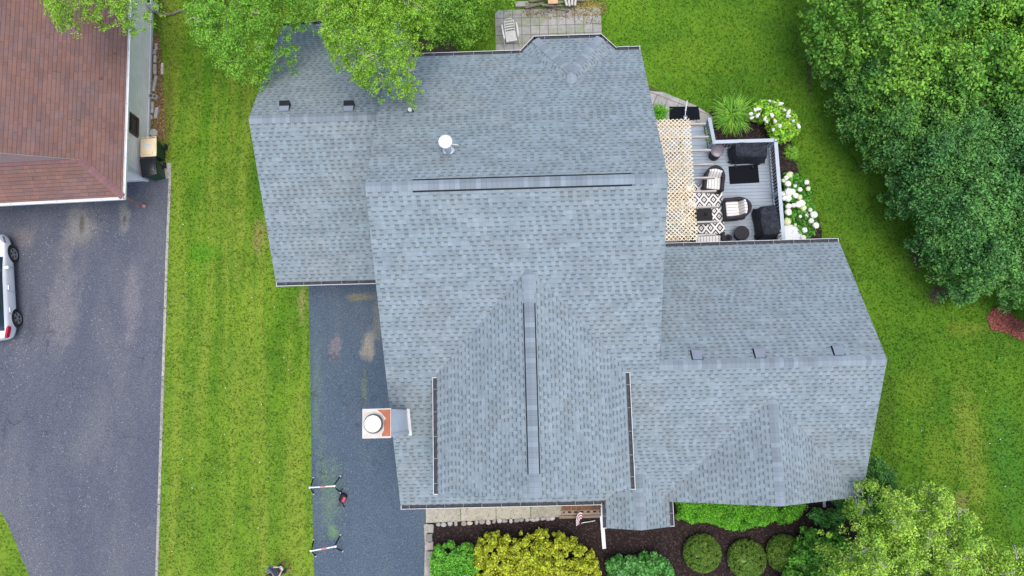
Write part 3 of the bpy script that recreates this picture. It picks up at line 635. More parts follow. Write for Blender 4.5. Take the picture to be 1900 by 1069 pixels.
# walls
def wall(x0, x1, y0, y1, top, name='wall', mat=None):
    "outline prism whose top follows the roof function"
    b = MB(HX); return b
def gable_block(name, x0, x1, y0, y1, zf, ridge_y=None, axis='x', z0=0, mat=None):
    b = MB(HX); eps = .06
    if axis == 'x':
        ys = [y0]+([ridge_y] if ridge_y else [])+[y1]
        for X, s in ((x0, 1), (x1, 0)):
            P = [(X, y0, z0), (X, y1, z0)]+[(X, y, zf(y)-eps) for y in ys[::-1]]; b.face(P if not s else P[::-1])
        b.face([(x0, y0, z0), (x1, y0, z0), (x1, y0, zf(y0)-eps), (x0, y0, zf(y0)-eps)]); b.face([(x1, y1, z0), (x0, y1, z0), (x0, y1, zf(y1)-eps), (x1, y1, zf(y1)-eps)])
    else:
        xs_ = [x0, ridge_y, x1]
        b.face([(x0, y0, z0), (x1, y0, z0)]+[(x, y0, zf(x)-eps) for x in xs_[::-1]])
        b.face([(x0, y1, z0), (x0, y0, z0), (x0, y0, zf(x0)-eps), (x0, y1, zf(x0)-eps)]); b.face([(x1, y0, z0), (x1, y1, z0), (x1, y1, zf(x1)-eps), (x1, y0, zf(x1)-eps)])
    return b.build(name, mat or M['siding'], house)
mainz = lambda y: zS(y) if y < Mr else zN(y)
gable_block('wall', Mw+.3, Me-.3, -2.7, 12.2, mainz, Mr)
gable_block('wall', Gw+.3, Mw+.28, 5.45, 14.95, zG, Gr)
gable_block('wall', Me-.28, Ee-.3, -2.55, 5.65, lambda y: zS(y) if y < er else zE(y), er)
gable_block('wall', Dx-Dh+.35, Dx+Dh-.35, DyS+.3, 1.0, lambda x: Dzr-p*abs(x-Dx), Dx, 'y', 2.6)
gable_block('wall', Cx-hw+.4, Cx+hw-.35, CyS+.3, -1.5, lambda x: Czr-p*abs(x-Cx), Cx, 'y', 0.01)
b = MB(HX); b.prism([(.45, 12.15), (.85, 12.8), (2.55, 12.8), (2.95, 12.15)], 0, bz-.1); b.build('bay_wall', M['siding'], house)
def window(x, y, z, w, h, nrm, parent=house, org=HX, frame=None):
    nrm = Vector(nrm); t = Vector((0, 0, 1)).cross(nrm); c = Vector((x, y, z)); fr = MB(org); Z = Vector((0, 0, 1))
    for a, b_ in ((-t*w/2-Z*h/2, -t*w/2+Z*h/2), (t*w/2-Z*h/2, t*w/2+Z*h/2)): fr.bar(c+a+nrm*.03, c+b_+nrm*.03, .08, .06, 0, nrm)
    for s in (-1, 0, 1): fr.bar(c-t*(w/2-.04)+Z*h/2*s+nrm*.032, c+t*(w/2-.04)+Z*h/2*s+nrm*.032, .07, .05, 0, nrm)
    f = fr.build('window', frame or M['white'], parent)
    g = MB(org); q = c+nrm*.012; g.face([q-t*w/2-Z*h/2, q+t*w/2-Z*h/2, q+t*w/2+Z*h/2, q-t*w/2+Z*h/2]); g.build('pane', M['glass'], f); return f
for x in (-1.2, .078, 1.35): window(x, DyS+.3, 4.7, .9, 1.2, (0, -1, 0))
for x in (-3.2, -1.0): window(x, -2.7, 1.4, 1.1, 1.2, (0, -1, 0))
for x in (6.6, 8.0, 9.4): window(x, CyS+.3, 1.5, .9, 1.3, (0, -1, 0))
for x in (-3.3, -1.2): window(x, 12.2, 4.1, 1.0, 1.2, (0, 1, 0)); window(x, 12.2, 1.4, 1.2, 1.3, (0, 1, 0))
window(1.7, 12.8, 1.4, 1.4, 1.4, (0, 1, 0)); window(1.7, 12.8, 4.1, 1.4, 1.2, (0, 1, 0))
for y in (8.5, 11.8): window(Gw+.3, y, 1.5, .9, 1.1, (-1, 0, 0))
for y in (0.5, 3.5): window(Ee-.3, y, 1.5, 1.0, 1.3, (1, 0, 0))
for y in (8.4, 11): window(Me-.3, y, 4.4, 1.0, 1.2, (1, 0, 0)); window(Me-.3, y-.3, 1.9, 1.4, 1.6, (1, 0, 0))
window(Mw+.3, 1.5, 1.5, 1.0, 1.2, (-1, 0, 0))
b = MB(HX); b.box(Gw+.75, Mw-.35, 5.40, 5.47, 0.02, 2.15)
for k in range(1, 4): b.box(Gw+.75, Mw-.35, 5.385, 5.402, .02+k*.54-.015, .02+k*.54+.015)
b.build('garage_door', M['white'], house)
b = MB(HX); b.box(3.25, 4.15, -2.76, -2.72, .2, 2.2); dr = b.build('door', M['brownframe'], house); b = MB(HX); b.rbox((4.05, -2.79, 1.15), (.05, .06, .05), .015); b.build('handle', M['steel'], dr)
for x in (2.75, 4.65):
    b = MB(HX); b.box(x-.06, x+.06, -3.85, -3.73, .2, Pz-.12); b.build('porch_post', M['white'], house)
# porch platform with boards and step
b = MB(HX); x0 = at(1043, 945, .2)[0]
xx = x0
while xx < 4.9: b.box(xx, xx+.092, -3.62, -2.72, .16, .20); xx += .1
b.build('porch_floor', M['porchwood'], house)
b = MB(HX); b.box(x0-.03, 4.9, -3.67, -3.63, .0, .19); b.box(x0-.03, 4.9, -3.82, -3.74, .0, .12); b.box(x0-.12, 4.9, -3.94, -3.84, .0, .12)
xx = x0+.1
while xx < 4.9: b.box(xx, xx+.12, -3.74, -3.67, .05, .115); xx += .24
b.build('porch_step', M['oldwood'], house)
# downspouts with ground extensions
def spout(pts, mat=M['white'], parent=house, org=HX, w=.075):
    b = MB(org)
    for a, c in zip(pts, pts[1:]): b.bar(a, c, w, w*.75)
    return b.build('downspout', mat, parent)
q0 = at(1117, 965, .18); q1 = at(1121, 1018, .06)
spout([(Pw-.15, Ms-.12, Pz-.1), (q0[0]+.0, -3.45, 2.1), (q0[0], -3.5, .25), (q0[0], q0[1]+.02, .12)]); b = MB(HX); b.bar((q0[0], q0[1]+.15, .12), q1, .14, .09); b.build('downspout_extension', M['white'], house)
q0 = at(1529, 925, .15); q1 = at(1529.5, 941, .06)
b = MB(HX); b.bar((q0[0], -2.8, 2.0), (q0[0], -2.8, .2), .075, .06); b.bar((q0[0], -2.75, .13), q1, .10, .08); b.build('downspout', M['white'], house)
# chimney chase
K = (-4.863, -4.064, -.539, .272, 8.16)
b = MB(HX); b.box(K[0]+.03, K[1]-.03, K[2]+.03, K[3]-.03, 0, K[4]-.07); ch = b.build('chimney', M['chase'], house)
b = MB(HX)
for x in (K[0]+.0, K[1]-.10):
    for y in (K[2], K[3]-.10): b.box(x, x+.10, y, y+.10, 0, K[4]-.08)
b.box(K[1]-.035, K[1]+.02, K[2]-.02, K[3]+.02, zS(K[2])-.05, zS(K[2])+.1)
b.bar((K[1]+.03, K[2]-.03, zS(K[2])+.03), (K[1]+.03, K[3]+.03, zS(K[3])+.03), .10, .05)
b.build('corner_trim', M['white'], ch)
b = MB(HX); b.box(K[0]-.02, K[1]+.02, K[2]-.02, K[3]+.02, K[4]-.08, K[4]); b.build('chimney_cap', M['cream'], ch)
rx = K[0]+.54
b = MB(HX); b.prism([(K[1]+.005, K[2]+.03), (K[1]+.005, K[3]-.01), (K[0]+.40, K[3]-.01), (K[0]+.55, K[3]-.12), (K[0]+.67, K[3]-.27), (K[0]+.62, K[3]-.33), (K[0]+.615, K[2]+.2), (K[0]+.55, K[2]+.1), (K[0]+.56, K[2]+.03)], K[4]+.001, K[4]+.004); b.build('rust_stain', M['rust'], ch)
fc = (K[0]+.35, -.14, K[4])
b = MB(HX); b.lathe(fc, [(.25, 0), (.25, .05), (.20, .06), (.20, .16), (.28, .165), (.285, .20)], 32); b.lathe((fc[0], fc[1], K[4]+.19), [(.16, 0), (.16, .13)], 20); b.build('flue', M['darksteel'], ch, True)
b = MB(HX); b.lathe((fc[0], fc[1], K[4]+.33), [(.235, -.03), (.245, 0), (.235, .018), (.10, .03), (.0, .032)], 32)
for k in range(3):
    an = 1.9+k*2.094; b.lathe((fc[0]+.2*math.cos(an), fc[1]+.2*math.sin(an), K[4]+.345), [(.012, 0), (.012, .014), (0, .015)], 8, 1)
b.build('flue_cap', [M['whitevent'], M['steel']], ch, True)
# flue pipe and plumbing vent on the north slope
vp = at(832, 281, 8.3); vx, vy = vp[0], vp[1]; vz = zN(vy)
b = MB(HX); b.lathe((vx, vy, vz-.06), [(.20, 0), (.19, .03), (.135, .10), (.125, .12)], 28, 0, 1, 1.0); b.build('flue_flashing', M['whitevent'], house, True)
b = MB(HX); b.lathe((vx, vy, vz), [(.105, 0), (.105, .80), (.09, .81)], 28); b.build('flue_pipe', M['panel'], house, True)
b = MB(HX); b.lathe((vx, vy, vz+.80), [(.15, 0), (.205, .03), (.205, .12), (.17, .15), (.0, .165)], 28); b.build('flue_cap', M['whitevent'], house, True)
b = MB(HX); b.tube([(vx+.1, vy+.02, vz+.62), (vx+.36, vy-.01, vz+.60)], .012, 6); b.build('flue_bracket', M['whitevent'], house)
def on_north(px, py):
    z = 7.0
    for _ in range(12): z = zN(at(px, py, z)[1])
    return at(px, py, z)
q = on_north(762, 206)
rotN = Matrix.Rotation(-math.atan(p), 3, 'X')
b = MB(HX); b.rbox(Vector(q)+Vector((0, 0, .012)), (.20, .17, .02), .005, 1, rotN); b.build('vent_flashing', M['black'], house)
b = MB(HX); b.lathe((q[0]-.01, q[1], q[2]-.02), [(.075, 0), (.07, .07), (.062, .16), (.0, .16)], 20); b.build('vent_pipe', M['whitevent'], house, True)
# box vents just north of the garage and wing ridges
def box_vent(x, y, z, mat, vh=.11, dark=.12):
    Mx = Matrix.Translation((x, y, z)) @ rotN.to_4x4()
    b = MB(HX); b.M = Mx; b.box(-.19, .19, -.20 if dark > .15 else -.17, .22, .003, .010, 0 if dark > .15 else 1); ys_ = .15-dark*.9; zs2 = .05+(vh-.05)*(ys_+.17)/.32
    P = [(-.155, -.17), (.155, -.17), (.155, .17), (-.155, .17)]
    b.face([(-.155, -.17, .05), (.155, -.17, .05), (.17, ys_, zs2), (-.17, ys_, zs2)], 0); b.face([(-.17, ys_, zs2), (.17, ys_, zs2), (.175, .15, vh), (-.175, .15, vh)], 1 if dark > .15 else 0); b.face([(-.175, .15, vh), (.175, .15, vh), (.175, .17, .02), (-.175, .17, .02)], 1)
    b.face([(-.155, -.17, .02), (.155, -.17, .02), (.155, -.17, .05), (-.155, -.17, .05)], 0)
    b.face([(.155, -.17, .02), (.175, .17, .02), (.175, .15, vh), (.155, -.17, .05)], 1); b.face([(-.155, -.17, .02), (-.155, -.17, .05), (-.175, .15, vh), (-.175, .17, .02)], 1)
    return b.build('roof_vent', [mat, M['black']], house)
def hit(px, py, zf):
    z = 5
    for _ in range(12): z = zf(at(px, py, z)[1])
    return at(px, py, z)
for px in (529, 648): box_vent(*hit(px, 202, zG), M['ventgrey'], .24, .19)
for px, py in ((1293, 660), (1409, 657), (1555, 652)): box_vent(*hit(px, py, zE), M['ventgrey'])

# ------------------------------------------------------------------ neighbour house
NO = (-15.05, 8.41, 0); nz0 = 2.8; np_ = .5
nh = empty('neighbour_house', NO, .0225, 'brown shingled house with beige lap siding beside the wide driveway', 'house')
def nroof(name, slopes): return roof(name, slopes, nh, [M['red'], M['white']], (0, 0, 0))
g = .10; ht = 1.42
# local frame: origin at the eave corner, x east, y north
nroof('roof', [([(-g, g, nz0), (-g, 22, nz0), (-8, 22, nz0+np_*(8-g)), (-8, ht, nz0+np_*(8-g)), (-ht, ht, nz0+np_*(ht-g))], (0, 1, 0)),
               ([(-14, ht, nz0+np_*(2-g)), (-14, 22, nz0+np_*(2-g)), (-8, 22, nz0+np_*(8-g)), (-8, ht, nz0+np_*(8-g))][::-1], (0, 1, 0))])
nroof('front_roof', [([(-14, g, nz0), (-g, g, nz0), (-ht, ht, nz0+np_*(ht-g)), (-14, ht, nz0+np_*(ht-g))], (1, 0, 0))])
zt = nz0+np_*(ht-g)
b = MB(); b.face([(-14, ht+.02, zt), (-ht-.3, ht+.02, zt), (-8, ht+.02, nz0+np_*(8-g)-.06)]); b.build('gable_wall', M['pinksiding'], nh)
cap('hip_cap', (-g, g, nz0), (-ht, ht, zt), (.35, .35), .13, .015, M['redcap'], nh, (0, 0, 0))
b = MB(); b.face([(-14, ht-.10, zt-.03), (-ht-.1, ht-.10, zt-.03), (-ht-.1, ht+.01, zt+.05), (-14, ht+.01, zt+.05)], 0, [(0, 0), (12, 0), (12, .1), (0, .1)]); b.build('wall_flashing', M['redcap'], nh)
ngm = [M['white'], M['panel'], M['panel']]
gutter((0, -.0, nz0), (0, 22, nz0), (1, 0, 0), .10, .10, nh, (0, 0, 0), [M['white'], M['white'], M['steel']], 1.1, (1, 1)); gutter((-14, 0, nz0), (-.02, 0, nz0), (0, -1, 0), .10, .10, nh, (0, 0, 0), [M['white'], M['white'], M['steel']], 1.6, (1, 0))
b = MB(); b.box(-13.6, -.50, 1.62, 21.5, .0, nz0+.1); b.build('wall', M['siding2'], nh)
b = MB(); b.box(-13.6, -.47, 1.58, 21.5, .0, .17); b.box(-.62, -.46, 1.56, 1.70, .0, nz0); b.build('base_trim', M['white'], nh)
b = MB(); b.box(-6.6, -1.4, 1.545, 1.60, .02, 2.2)
for k in range(1, 4): b.box(-6.6, -1.4, 1.53, 1.548, .02+k*.54-.015, .02+k*.54+.015)
b.build('garage_door', M['white'], nh)
wq = at(257, 244, 1.35)
window(-.50, 3.5, 1.55, .75, 1.0, (1, 0, 0), nh, (0, 0, 0), M['brownframe'])
dq = at(264, 382, .12); dl = (dq[0]-NO[0], dq[1]-NO[1]); spout([(-.05, .12, nz0-.1), (dl[0], dl[1], .16)], M['pinkmetal'], nh, (0, 0, 0), .085); spout([(dl[0]-.03, dl[1]+.02, .17), (dl[0]+.14, dl[1]-.02, .09)], M['pinkmetal'], nh, (0, 0, 0), .12)
b = MB(); b.lathe((-7.5, 6.45, nz0+np_*7.3), [(.2, 0), (.2, .12), (.12, .2), (0, .21)], 20); b.build('roof_vent', M['pinkmetal'], nh, True)

# ------------------------------------------------------------------ things by the neighbour wall
def cart(loc, rz, lid, label):
    o = empty('wheeled_bin', loc, rz, label, 'trash bin', 'wheeled bins by the beige wall')
    b = MB(); s0, s1, h0, h1 = (.23, .26), (.30, .36), .06, .98
    P0 = [(-s0[0], -s0[1]), (s0[0], -s0[1]), (s0[0], s0[1]), (-s0[0], s0[1])]; P1 = [(-s1[0], -s1[1]), (s1[0], -s1[1]), (s1[0], s1[1]), (-s1[0], s1[1])]
    for i in range(4):
        j = (i+1) % 4; b.face([(*P0[i], h0), (*P0[j], h0), (*P1[j], h1), (*P1[i], h1)])
    b.face([(*q, h0) for q in P0[::-1]]); b.face([(*q, h1) for q in P1]); b.box(-.32, .32, -.38, .38, .93, .97); b.build('body', M['cartgreen'], o)
    b = MB(); b.rbox((0, -.01, 1.01), (.66, .78, .09), .05, 3); b.rbox((0, .0, 1.06), (.50, .58, .04), .018, 2); b.rbox((0, -.28, 1.085), (.42, .10, .03), .012, 2); l = b.build('lid', lid, o, True)
    b = MB(); b.tube([(-.28, .44, .98), (.28, .44, .98)], .018, 8); b.bar((-.28, .36, .98), (-.28, .46, .98), .04, .04); b.bar((.28, .36, .98), (.28, .46, .98), .04, .04); b.build('handle', lid, o)
    for x in (-.30, .30):
        b = MB(); b.M = Matrix.Translation((x, .30, .13)) @ Matrix.Rotation(R_(90), 4, 'Y'); b.lathe((0, 0, -.03), [(.0, 0), (.13, .0), (.13, .06), (0, .06)], 18); b.build('wheel', M['tyre'], o)
    return o, l
q = at(288, 276, .55); c1, l1 = cart((q[0]-.05, q[1]-.10, 0), R_(2), M['carttan'], 'green wheeled bin with a tan lid and small white sticker')
b = MB(); b.box(-.14, .14, -.02, .13, 1.083, 1.088, 0)
for r_ in range(2):
    for k in range(5): b.box(-.12+k*.05, -.085+k*.05, .085-r_*.06, .10-r_*.06, 1.0885, 1.0905, 1)
b.build('sticker', [M['whitevent'], M['ventgrey']], l1)
q = at(290, 315, .45); c2, _ = cart((q[0]-.05, q[1]-.05, 0), R_(10), M['cartblack'], 'green wheeled bin with a black lid nearest the driveway')
sheet('bin_pad', poly_at([(279, 333), (283, 300), (318, 303), (318, 331)]), .03, M['kerb'])
blocks = [(290.5, 87, 12, 4, 8), (287.5, 97, 10, 4, -4), (288, 110, 14, 4, 2), (288, 129, 20, 5, 3), (301.5, 128, 21, 4, 1), (288.5, 150, 20, 4.5, -8), (286, 163, 14, 4, -3), (283.5, 200, 21, 3.5, 1), (290.5, 210, 21, 5.5, -6), (281.5, 218, 7, 4, 3)]
ordn = ['first', 'second', 'third', 'fourth', 'fifth', 'sixth', 'seventh', 'eighth', 'ninth', 'tenth', 'eleventh', 'twelfth', 'thirteenth', 'fourteenth', 'fifteenth', 'sixteenth', 'seventeenth', 'eighteenth', 'nineteenth', 'twentieth', 'twenty-first', 'twenty-second', 'twenty-third', 'twenty-fourth']
def roughblock(name, loc, size, rz, mat, label, cat, group, jit=.12):
    bm = bmesh.new(); bmesh.ops.create_cube(bm, size=1); bmesh.ops.subdivide_edges(bm, edges=bm.edges[:], cuts=2, use_grid_fill=True)
    rr = random.Random(label)
    for v in bm.verts: v.co = Vector((v.co.x*size[0]*(1+rr.uniform(-jit, jit)), v.co.y*size[1]*(1+rr.uniform(-jit, jit)), (v.co.z+.5)*size[2]*(1+rr.uniform(-jit, jit)*.4)))
    me = bpy.data.meshes.new(name); bm.to_mesh(me); bm.free(); me.materials.append(mat); o = bpy.data.objects.new(name, me); col.objects.link(o)
    o.location = loc; o.rotation_euler = (0, 0, rz); return tag(o, label, cat, group)
for i, (x, y, L, wd, an) in enumerate(blocks):
    extra = {4: 'grey concrete block lying out on the grass edge away from the beige wall', 8: 'long pale block lying askew beside the wall near the bins'}
    roughblock('landscape_block', (*at(x, y, .06)[:2], .01), (wd/46*1.15, L/46*1.05, .10), R_(an), M['cblock'], extra.get(i, 'grey concrete block by the beige siding, %s from the fallen branch' % ordn[i]), 'concrete block', 'blocks along the beige wall', .05)
q = at(283, 178, .2); b = MB((0,0,0)); b.M = Matrix.Rotation(R_(-14), 4, 'Z')
for (x0_, x1_, y0_, y1_) in ((-.20, .20, -.10, -.07), (-.20, .20, .07, .10), (-.20, -.17, -.07, .07), (.17, .20, -.07, .07), (-.015, .015, -.07, .07)): b.box(x0_, x1_, y0_, y1_, 0, .2)
o = b.build('cinder_block', M['cblock']); o.location = (q[0], q[1], .01); o.scale = (.85, .95, .9); tag(o, 'hollow cinder block standing against the beige siding', 'concrete block')
b = MB(); b.lathe((0, 0, 0), [(.155, 0), (.16, .05), (.15, .07), (.03, .07), (.03, .06), (0, .06)], 24); o = b.build('round_stone', M['cblock'], None, True); o.location = (*at(285, 246, .06)[:2], .01); tag(o, 'round pale stone with a centre hole behind the tan lidded bin', 'stone')
# fallen branch
pts = [(276, 4, .5), (284, 16, .3), (293, 25, .12), (305, 28, .08), (320, 26, .08), (334, 20, .1), (345, 17, .1)]
b = MB(); b.tube([at(*q) for q in pts], [.06, .06, .055, .05, .05, .045, .03], 8); b.tube([at(334, 20, .1), at(342, 24, .06)], .02, 6); tag(b.build('fallen_branch', M['bark'], None, True), 'curved grey bare branch lying on the lawn beside the beige wall', 'branch')
# small utility box at the wall top of frame
q = at(284, 6, .6); o = empty('meter_box', (q[0]-.1, q[1], 0), 0, 'white metal utility box against the siding beside the branch', 'utility box')
b = MB(); b.rbox((0, 0, .45), (.22, .3, .7), .02); b.build('housing', M['whitevent'], o); b = MB(); b.box(-.06, .06, -.09, .09, .80, .815); b.build('lid_panel', M['black'], o)

# ------------------------------------------------------------------ car
def make_car(loc, rz):
    o = empty('parked_car', loc, rz, 'white hatchback parked on the wide driveway at the left edge', 'car')
    st = [(-2.17, .60, .40, .80, .40, .88), (-2.10, .76, .30, .90, .50, .98), (-1.90, .84, .25, .97, .54, 1.22), (-1.62, .88, .22, 1.0, .58, 1.47), (-1.0, .90, .22, .99, .62, 1.56), (-.3, .90, .22, .97, .63, 1.58), (.35, .90, .22, .96, .62, 1.53), (.75, .90, .22, .95, .64, 1.30), (1.10, .895, .22, .93, .70, 1.06), (1.5, .885, .22, .88, .68, .99), (1.85, .85, .25, .80, .62, .90), (2.08, .76, .30, .70, .52, .77), (2.17, .62, .40, .62, .40, .66)]
    rings = []
    for s, wb, zb, zl, wr, zr in st:
        half = [(0, zb), (wb*.8, zb), (wb*.97, zb+.10), (wb, (zb+zl)/2), (wb*.985, zl-.04), (wb*.93, zl), (wr+.02, zr-.07), (wr*.8, zr-.005), (0, zr+.015)]
        rings.append([Vector((x, s, z)) for x, z in half]+[Vector((-x, s, z)) for x, z in half[-2:0:-1]])
    m = MB(); n = len(rings[0])
    for i in range(len(rings)-1):
        for k in range(n):
            kk = k if k < 8 else n-1-k
            gl = (kk == 5 and 2 <= i <= 7) or (kk in (6, 7) and (i in (6, 7) or i in (1, 2)))
            m.face([rings[i][k], rings[i][(k+1)%n], rings[i+1][(k+1)%n], rings[i+1][k]][::-1], 1 if gl else 0)
    m.face(rings[0], 0); m.face(rings[-1][::-1], 0)
    body = m.build('body', [M['carpaint'], M['glass'], M['black']], o, False, True)
    sub = body.modifiers.new('s', 'SUBSURF'); sub.levels = 2; sub.render_levels = 2
    cut = MB()
    for y in (-1.335, 1.335):
        cut.M = Matrix.Translation((0, y, .34)) @ Matrix.Rotation(R_(90), 4, 'Y')
        for s in (-1, 1): cut.lathe((0, 0, s*.85-.25), [(.0, 0), (.385, .0), (.385, .5), (0, .5)], 40, 0)
    cut.M = Matrix.Identity(4); co = cut.build('cutter', M['black'], None, False, True)
    co.parent = o
    bo = body.modifiers.new('b', 'BOOLEAN'); bo.object = co; bo.operation = 'DIFFERENCE'; bo.solver = 'EXACT'
    bpy.context.view_layer.update(); bake(body)
    bpy.data.objects.remove(co)
    try: body.data.set_sharp_from_angle(angle=R_(35))
    except Exception: pass
    for y in (-1.335, 1.335):
        for s in (-1, 1):
            wl = MB(); wl.M = Matrix.Translation((s*.79, y, .34)) @ Matrix.Rotation(R_(90)*s, 4, 'Y')
            wl.lathe((0, 0, -.10), [(.0, 0), (.30, 0), (.34, .03), (.34, .17), (.315, .20), (.235, .20), (.225, .16), (.0, .15)], 36)
            wo = wl.build('wheel', M['tyre'], o, True)
            rm = MB(); rm.M = wl.M; rm.lathe((0, 0, .055), [(.0, 0), (.06, .0), (.06, .035), (0, .045)], 14)
            for k in range(5):
                an = k*1.2566
                for da in (-.16, .16): rm.bar((.04*math.cos(an), .04*math.sin(an), .085), (.225*math.cos(an+da), .225*math.sin(an+da), .085), .032, .03)
            for k in range(28):
                a0, a1 = k*.2244, (k+1)*.2244; rm.bar((.228*math.cos(a0), .228*math.sin(a0), .08), (.228*math.cos(a1), .228*math.sin(a1), .08), .02, .04, 0, (0,0,1))
            rm.build('rim', M['alloy'], wo)
    for s in (-1, 1):
        b = MB(); b.prism([(s*.80, -2.13), (s*.72, -2.16), (s*.81, -1.78), (s*.885, -1.72), (s*.895, -1.80)], .80, .985); b.build('tail_light', M['lampred'], o)
        b = MB(); b.prism([(s*.66, 2.08), (s*.79, 2.0), (s*.875, 1.70), (s*.80, 1.72), (s*.64, 1.98)], .76, .885); b.build('headlight', M['lampclear'], o)
        b = MB(); b.rbox((s*.99, .62, 1.03), (.22, .13, .14), .045, 3); b.build('wing_mirror', M['carpaint'], o, True)
        for y in (-.15, -1.05):
            b = MB(); b.rbox((s*.915, y, .86), (.035, .19, .03), .012, 2); b.build('door_handle', M['carpaint'], o, True)
        b = MB()
        for y in (.72, -.28, -1.20): b.bar((s*.899, y, .35), (s*.895, y, .90), .012, .012)
        b.build('door_seam', M['ventgrey'], o)
        b = MB(); b.bar((s*.60, .3, 1.60), (s*.58, -1.4, 1.575), .035, .035); b.build('roof_rail', M['steel'], o)
    b = MB(); b.box(-.26, .26, -2.20, -2.17, .55, .67); b.build('number_plate', M['panel'], o)
f_ = Vector(at(28, 470, .33)); r_ = Vector(at(35.5, 592, .33)); dv = (f_-r_).normalized(); mid = (f_+r_)/2; cx_ = mid-Vector((dv.y, -dv.x, 0))*.92
make_car((cx_.x, cx_.y, .012), math.atan2(-dv.x, dv.y))

# ------------------------------------------------------------------ sawhorses, backpack, person
def sawhorse(pa, pb, label):
    a = Vector(at(*pa, .78)); b_ = Vector(at(*pb, .78)); mid = (a+b_)/2; d = b_-a; L = d.length
    o = empty('sawhorse', (mid.x, mid.y, .012), math.atan2(d.y, d.x), label, 'sawhorse', 'sawhorses on the driveway')
    b = MB(); b.rbox((0, 0, .74), (L-.06, .06, .06), .01); b.build('beam', M['steel'], o)
    b = MB(); b.box(-.12, .14, -.033, -.0305, .715, .765); b.box(-.08, .12, -.015, .015, .771, .774); b.build('red_decal', M['redplastic'], o)
    for s in (-1, 1):
        b = MB(); b.rbox((s*(L/2-.03), 0, .745), (.07, .08, .07), .015); b.build('end_bracket', M['whitevent'], o)
        for t in (-1, 1):
            b = MB(); top = Vector((s*(L/2-.06), t*.03, .72)); ft = Vector((s*(L/2+.02), t*.30, .03)); k = top.lerp(ft, .45)
            b.bar(top, ft, .035, .035); lg = b.build('leg', M['black'], o)
            b = MB(); b.rbox(ft, (.06, .06, .06), .012); b.build('foot', M['whitevent'], lg)
sawhorse((573, 905), (622, 902), 'folding sawhorse with a red decal beside the black backpack')
sawhorse((575, 1023), (624, 1014), 'folding sawhorse with a red decal nearest the person on the lawn')
q = at(636, 924, .15); o = empty('backpack', (q[0], q[1], .012), R_(-25), 'small black and red backpack lying on the driveway by a sawhorse', 'backpack')
b = MB(); b.rbox((0, 0, .11), (.26, .34, .20), .07, 3); b.build('bag', M['black'], o, True)
b = MB(); b.rbox((.07, -.03, .20), (.12, .22, .06), .025, 2); b.build('pocket', M['redplastic'], o, True)
b = MB(); b.tube([(-.1, .12, .2), (-.18, .22, .15), (-.17, .30, .03)], .018, 6); b.tube([(.06, -.15, .15), (.12, -.26, .06), (.2, -.3, .02)], .022, 6); b.build('strap', M['black'], o, True)
b = MB(); b.rbox((-.03, -.28, .03), (.10, .18, .04), .012, 2); b.build('pouch', M['jeans'], o, True)

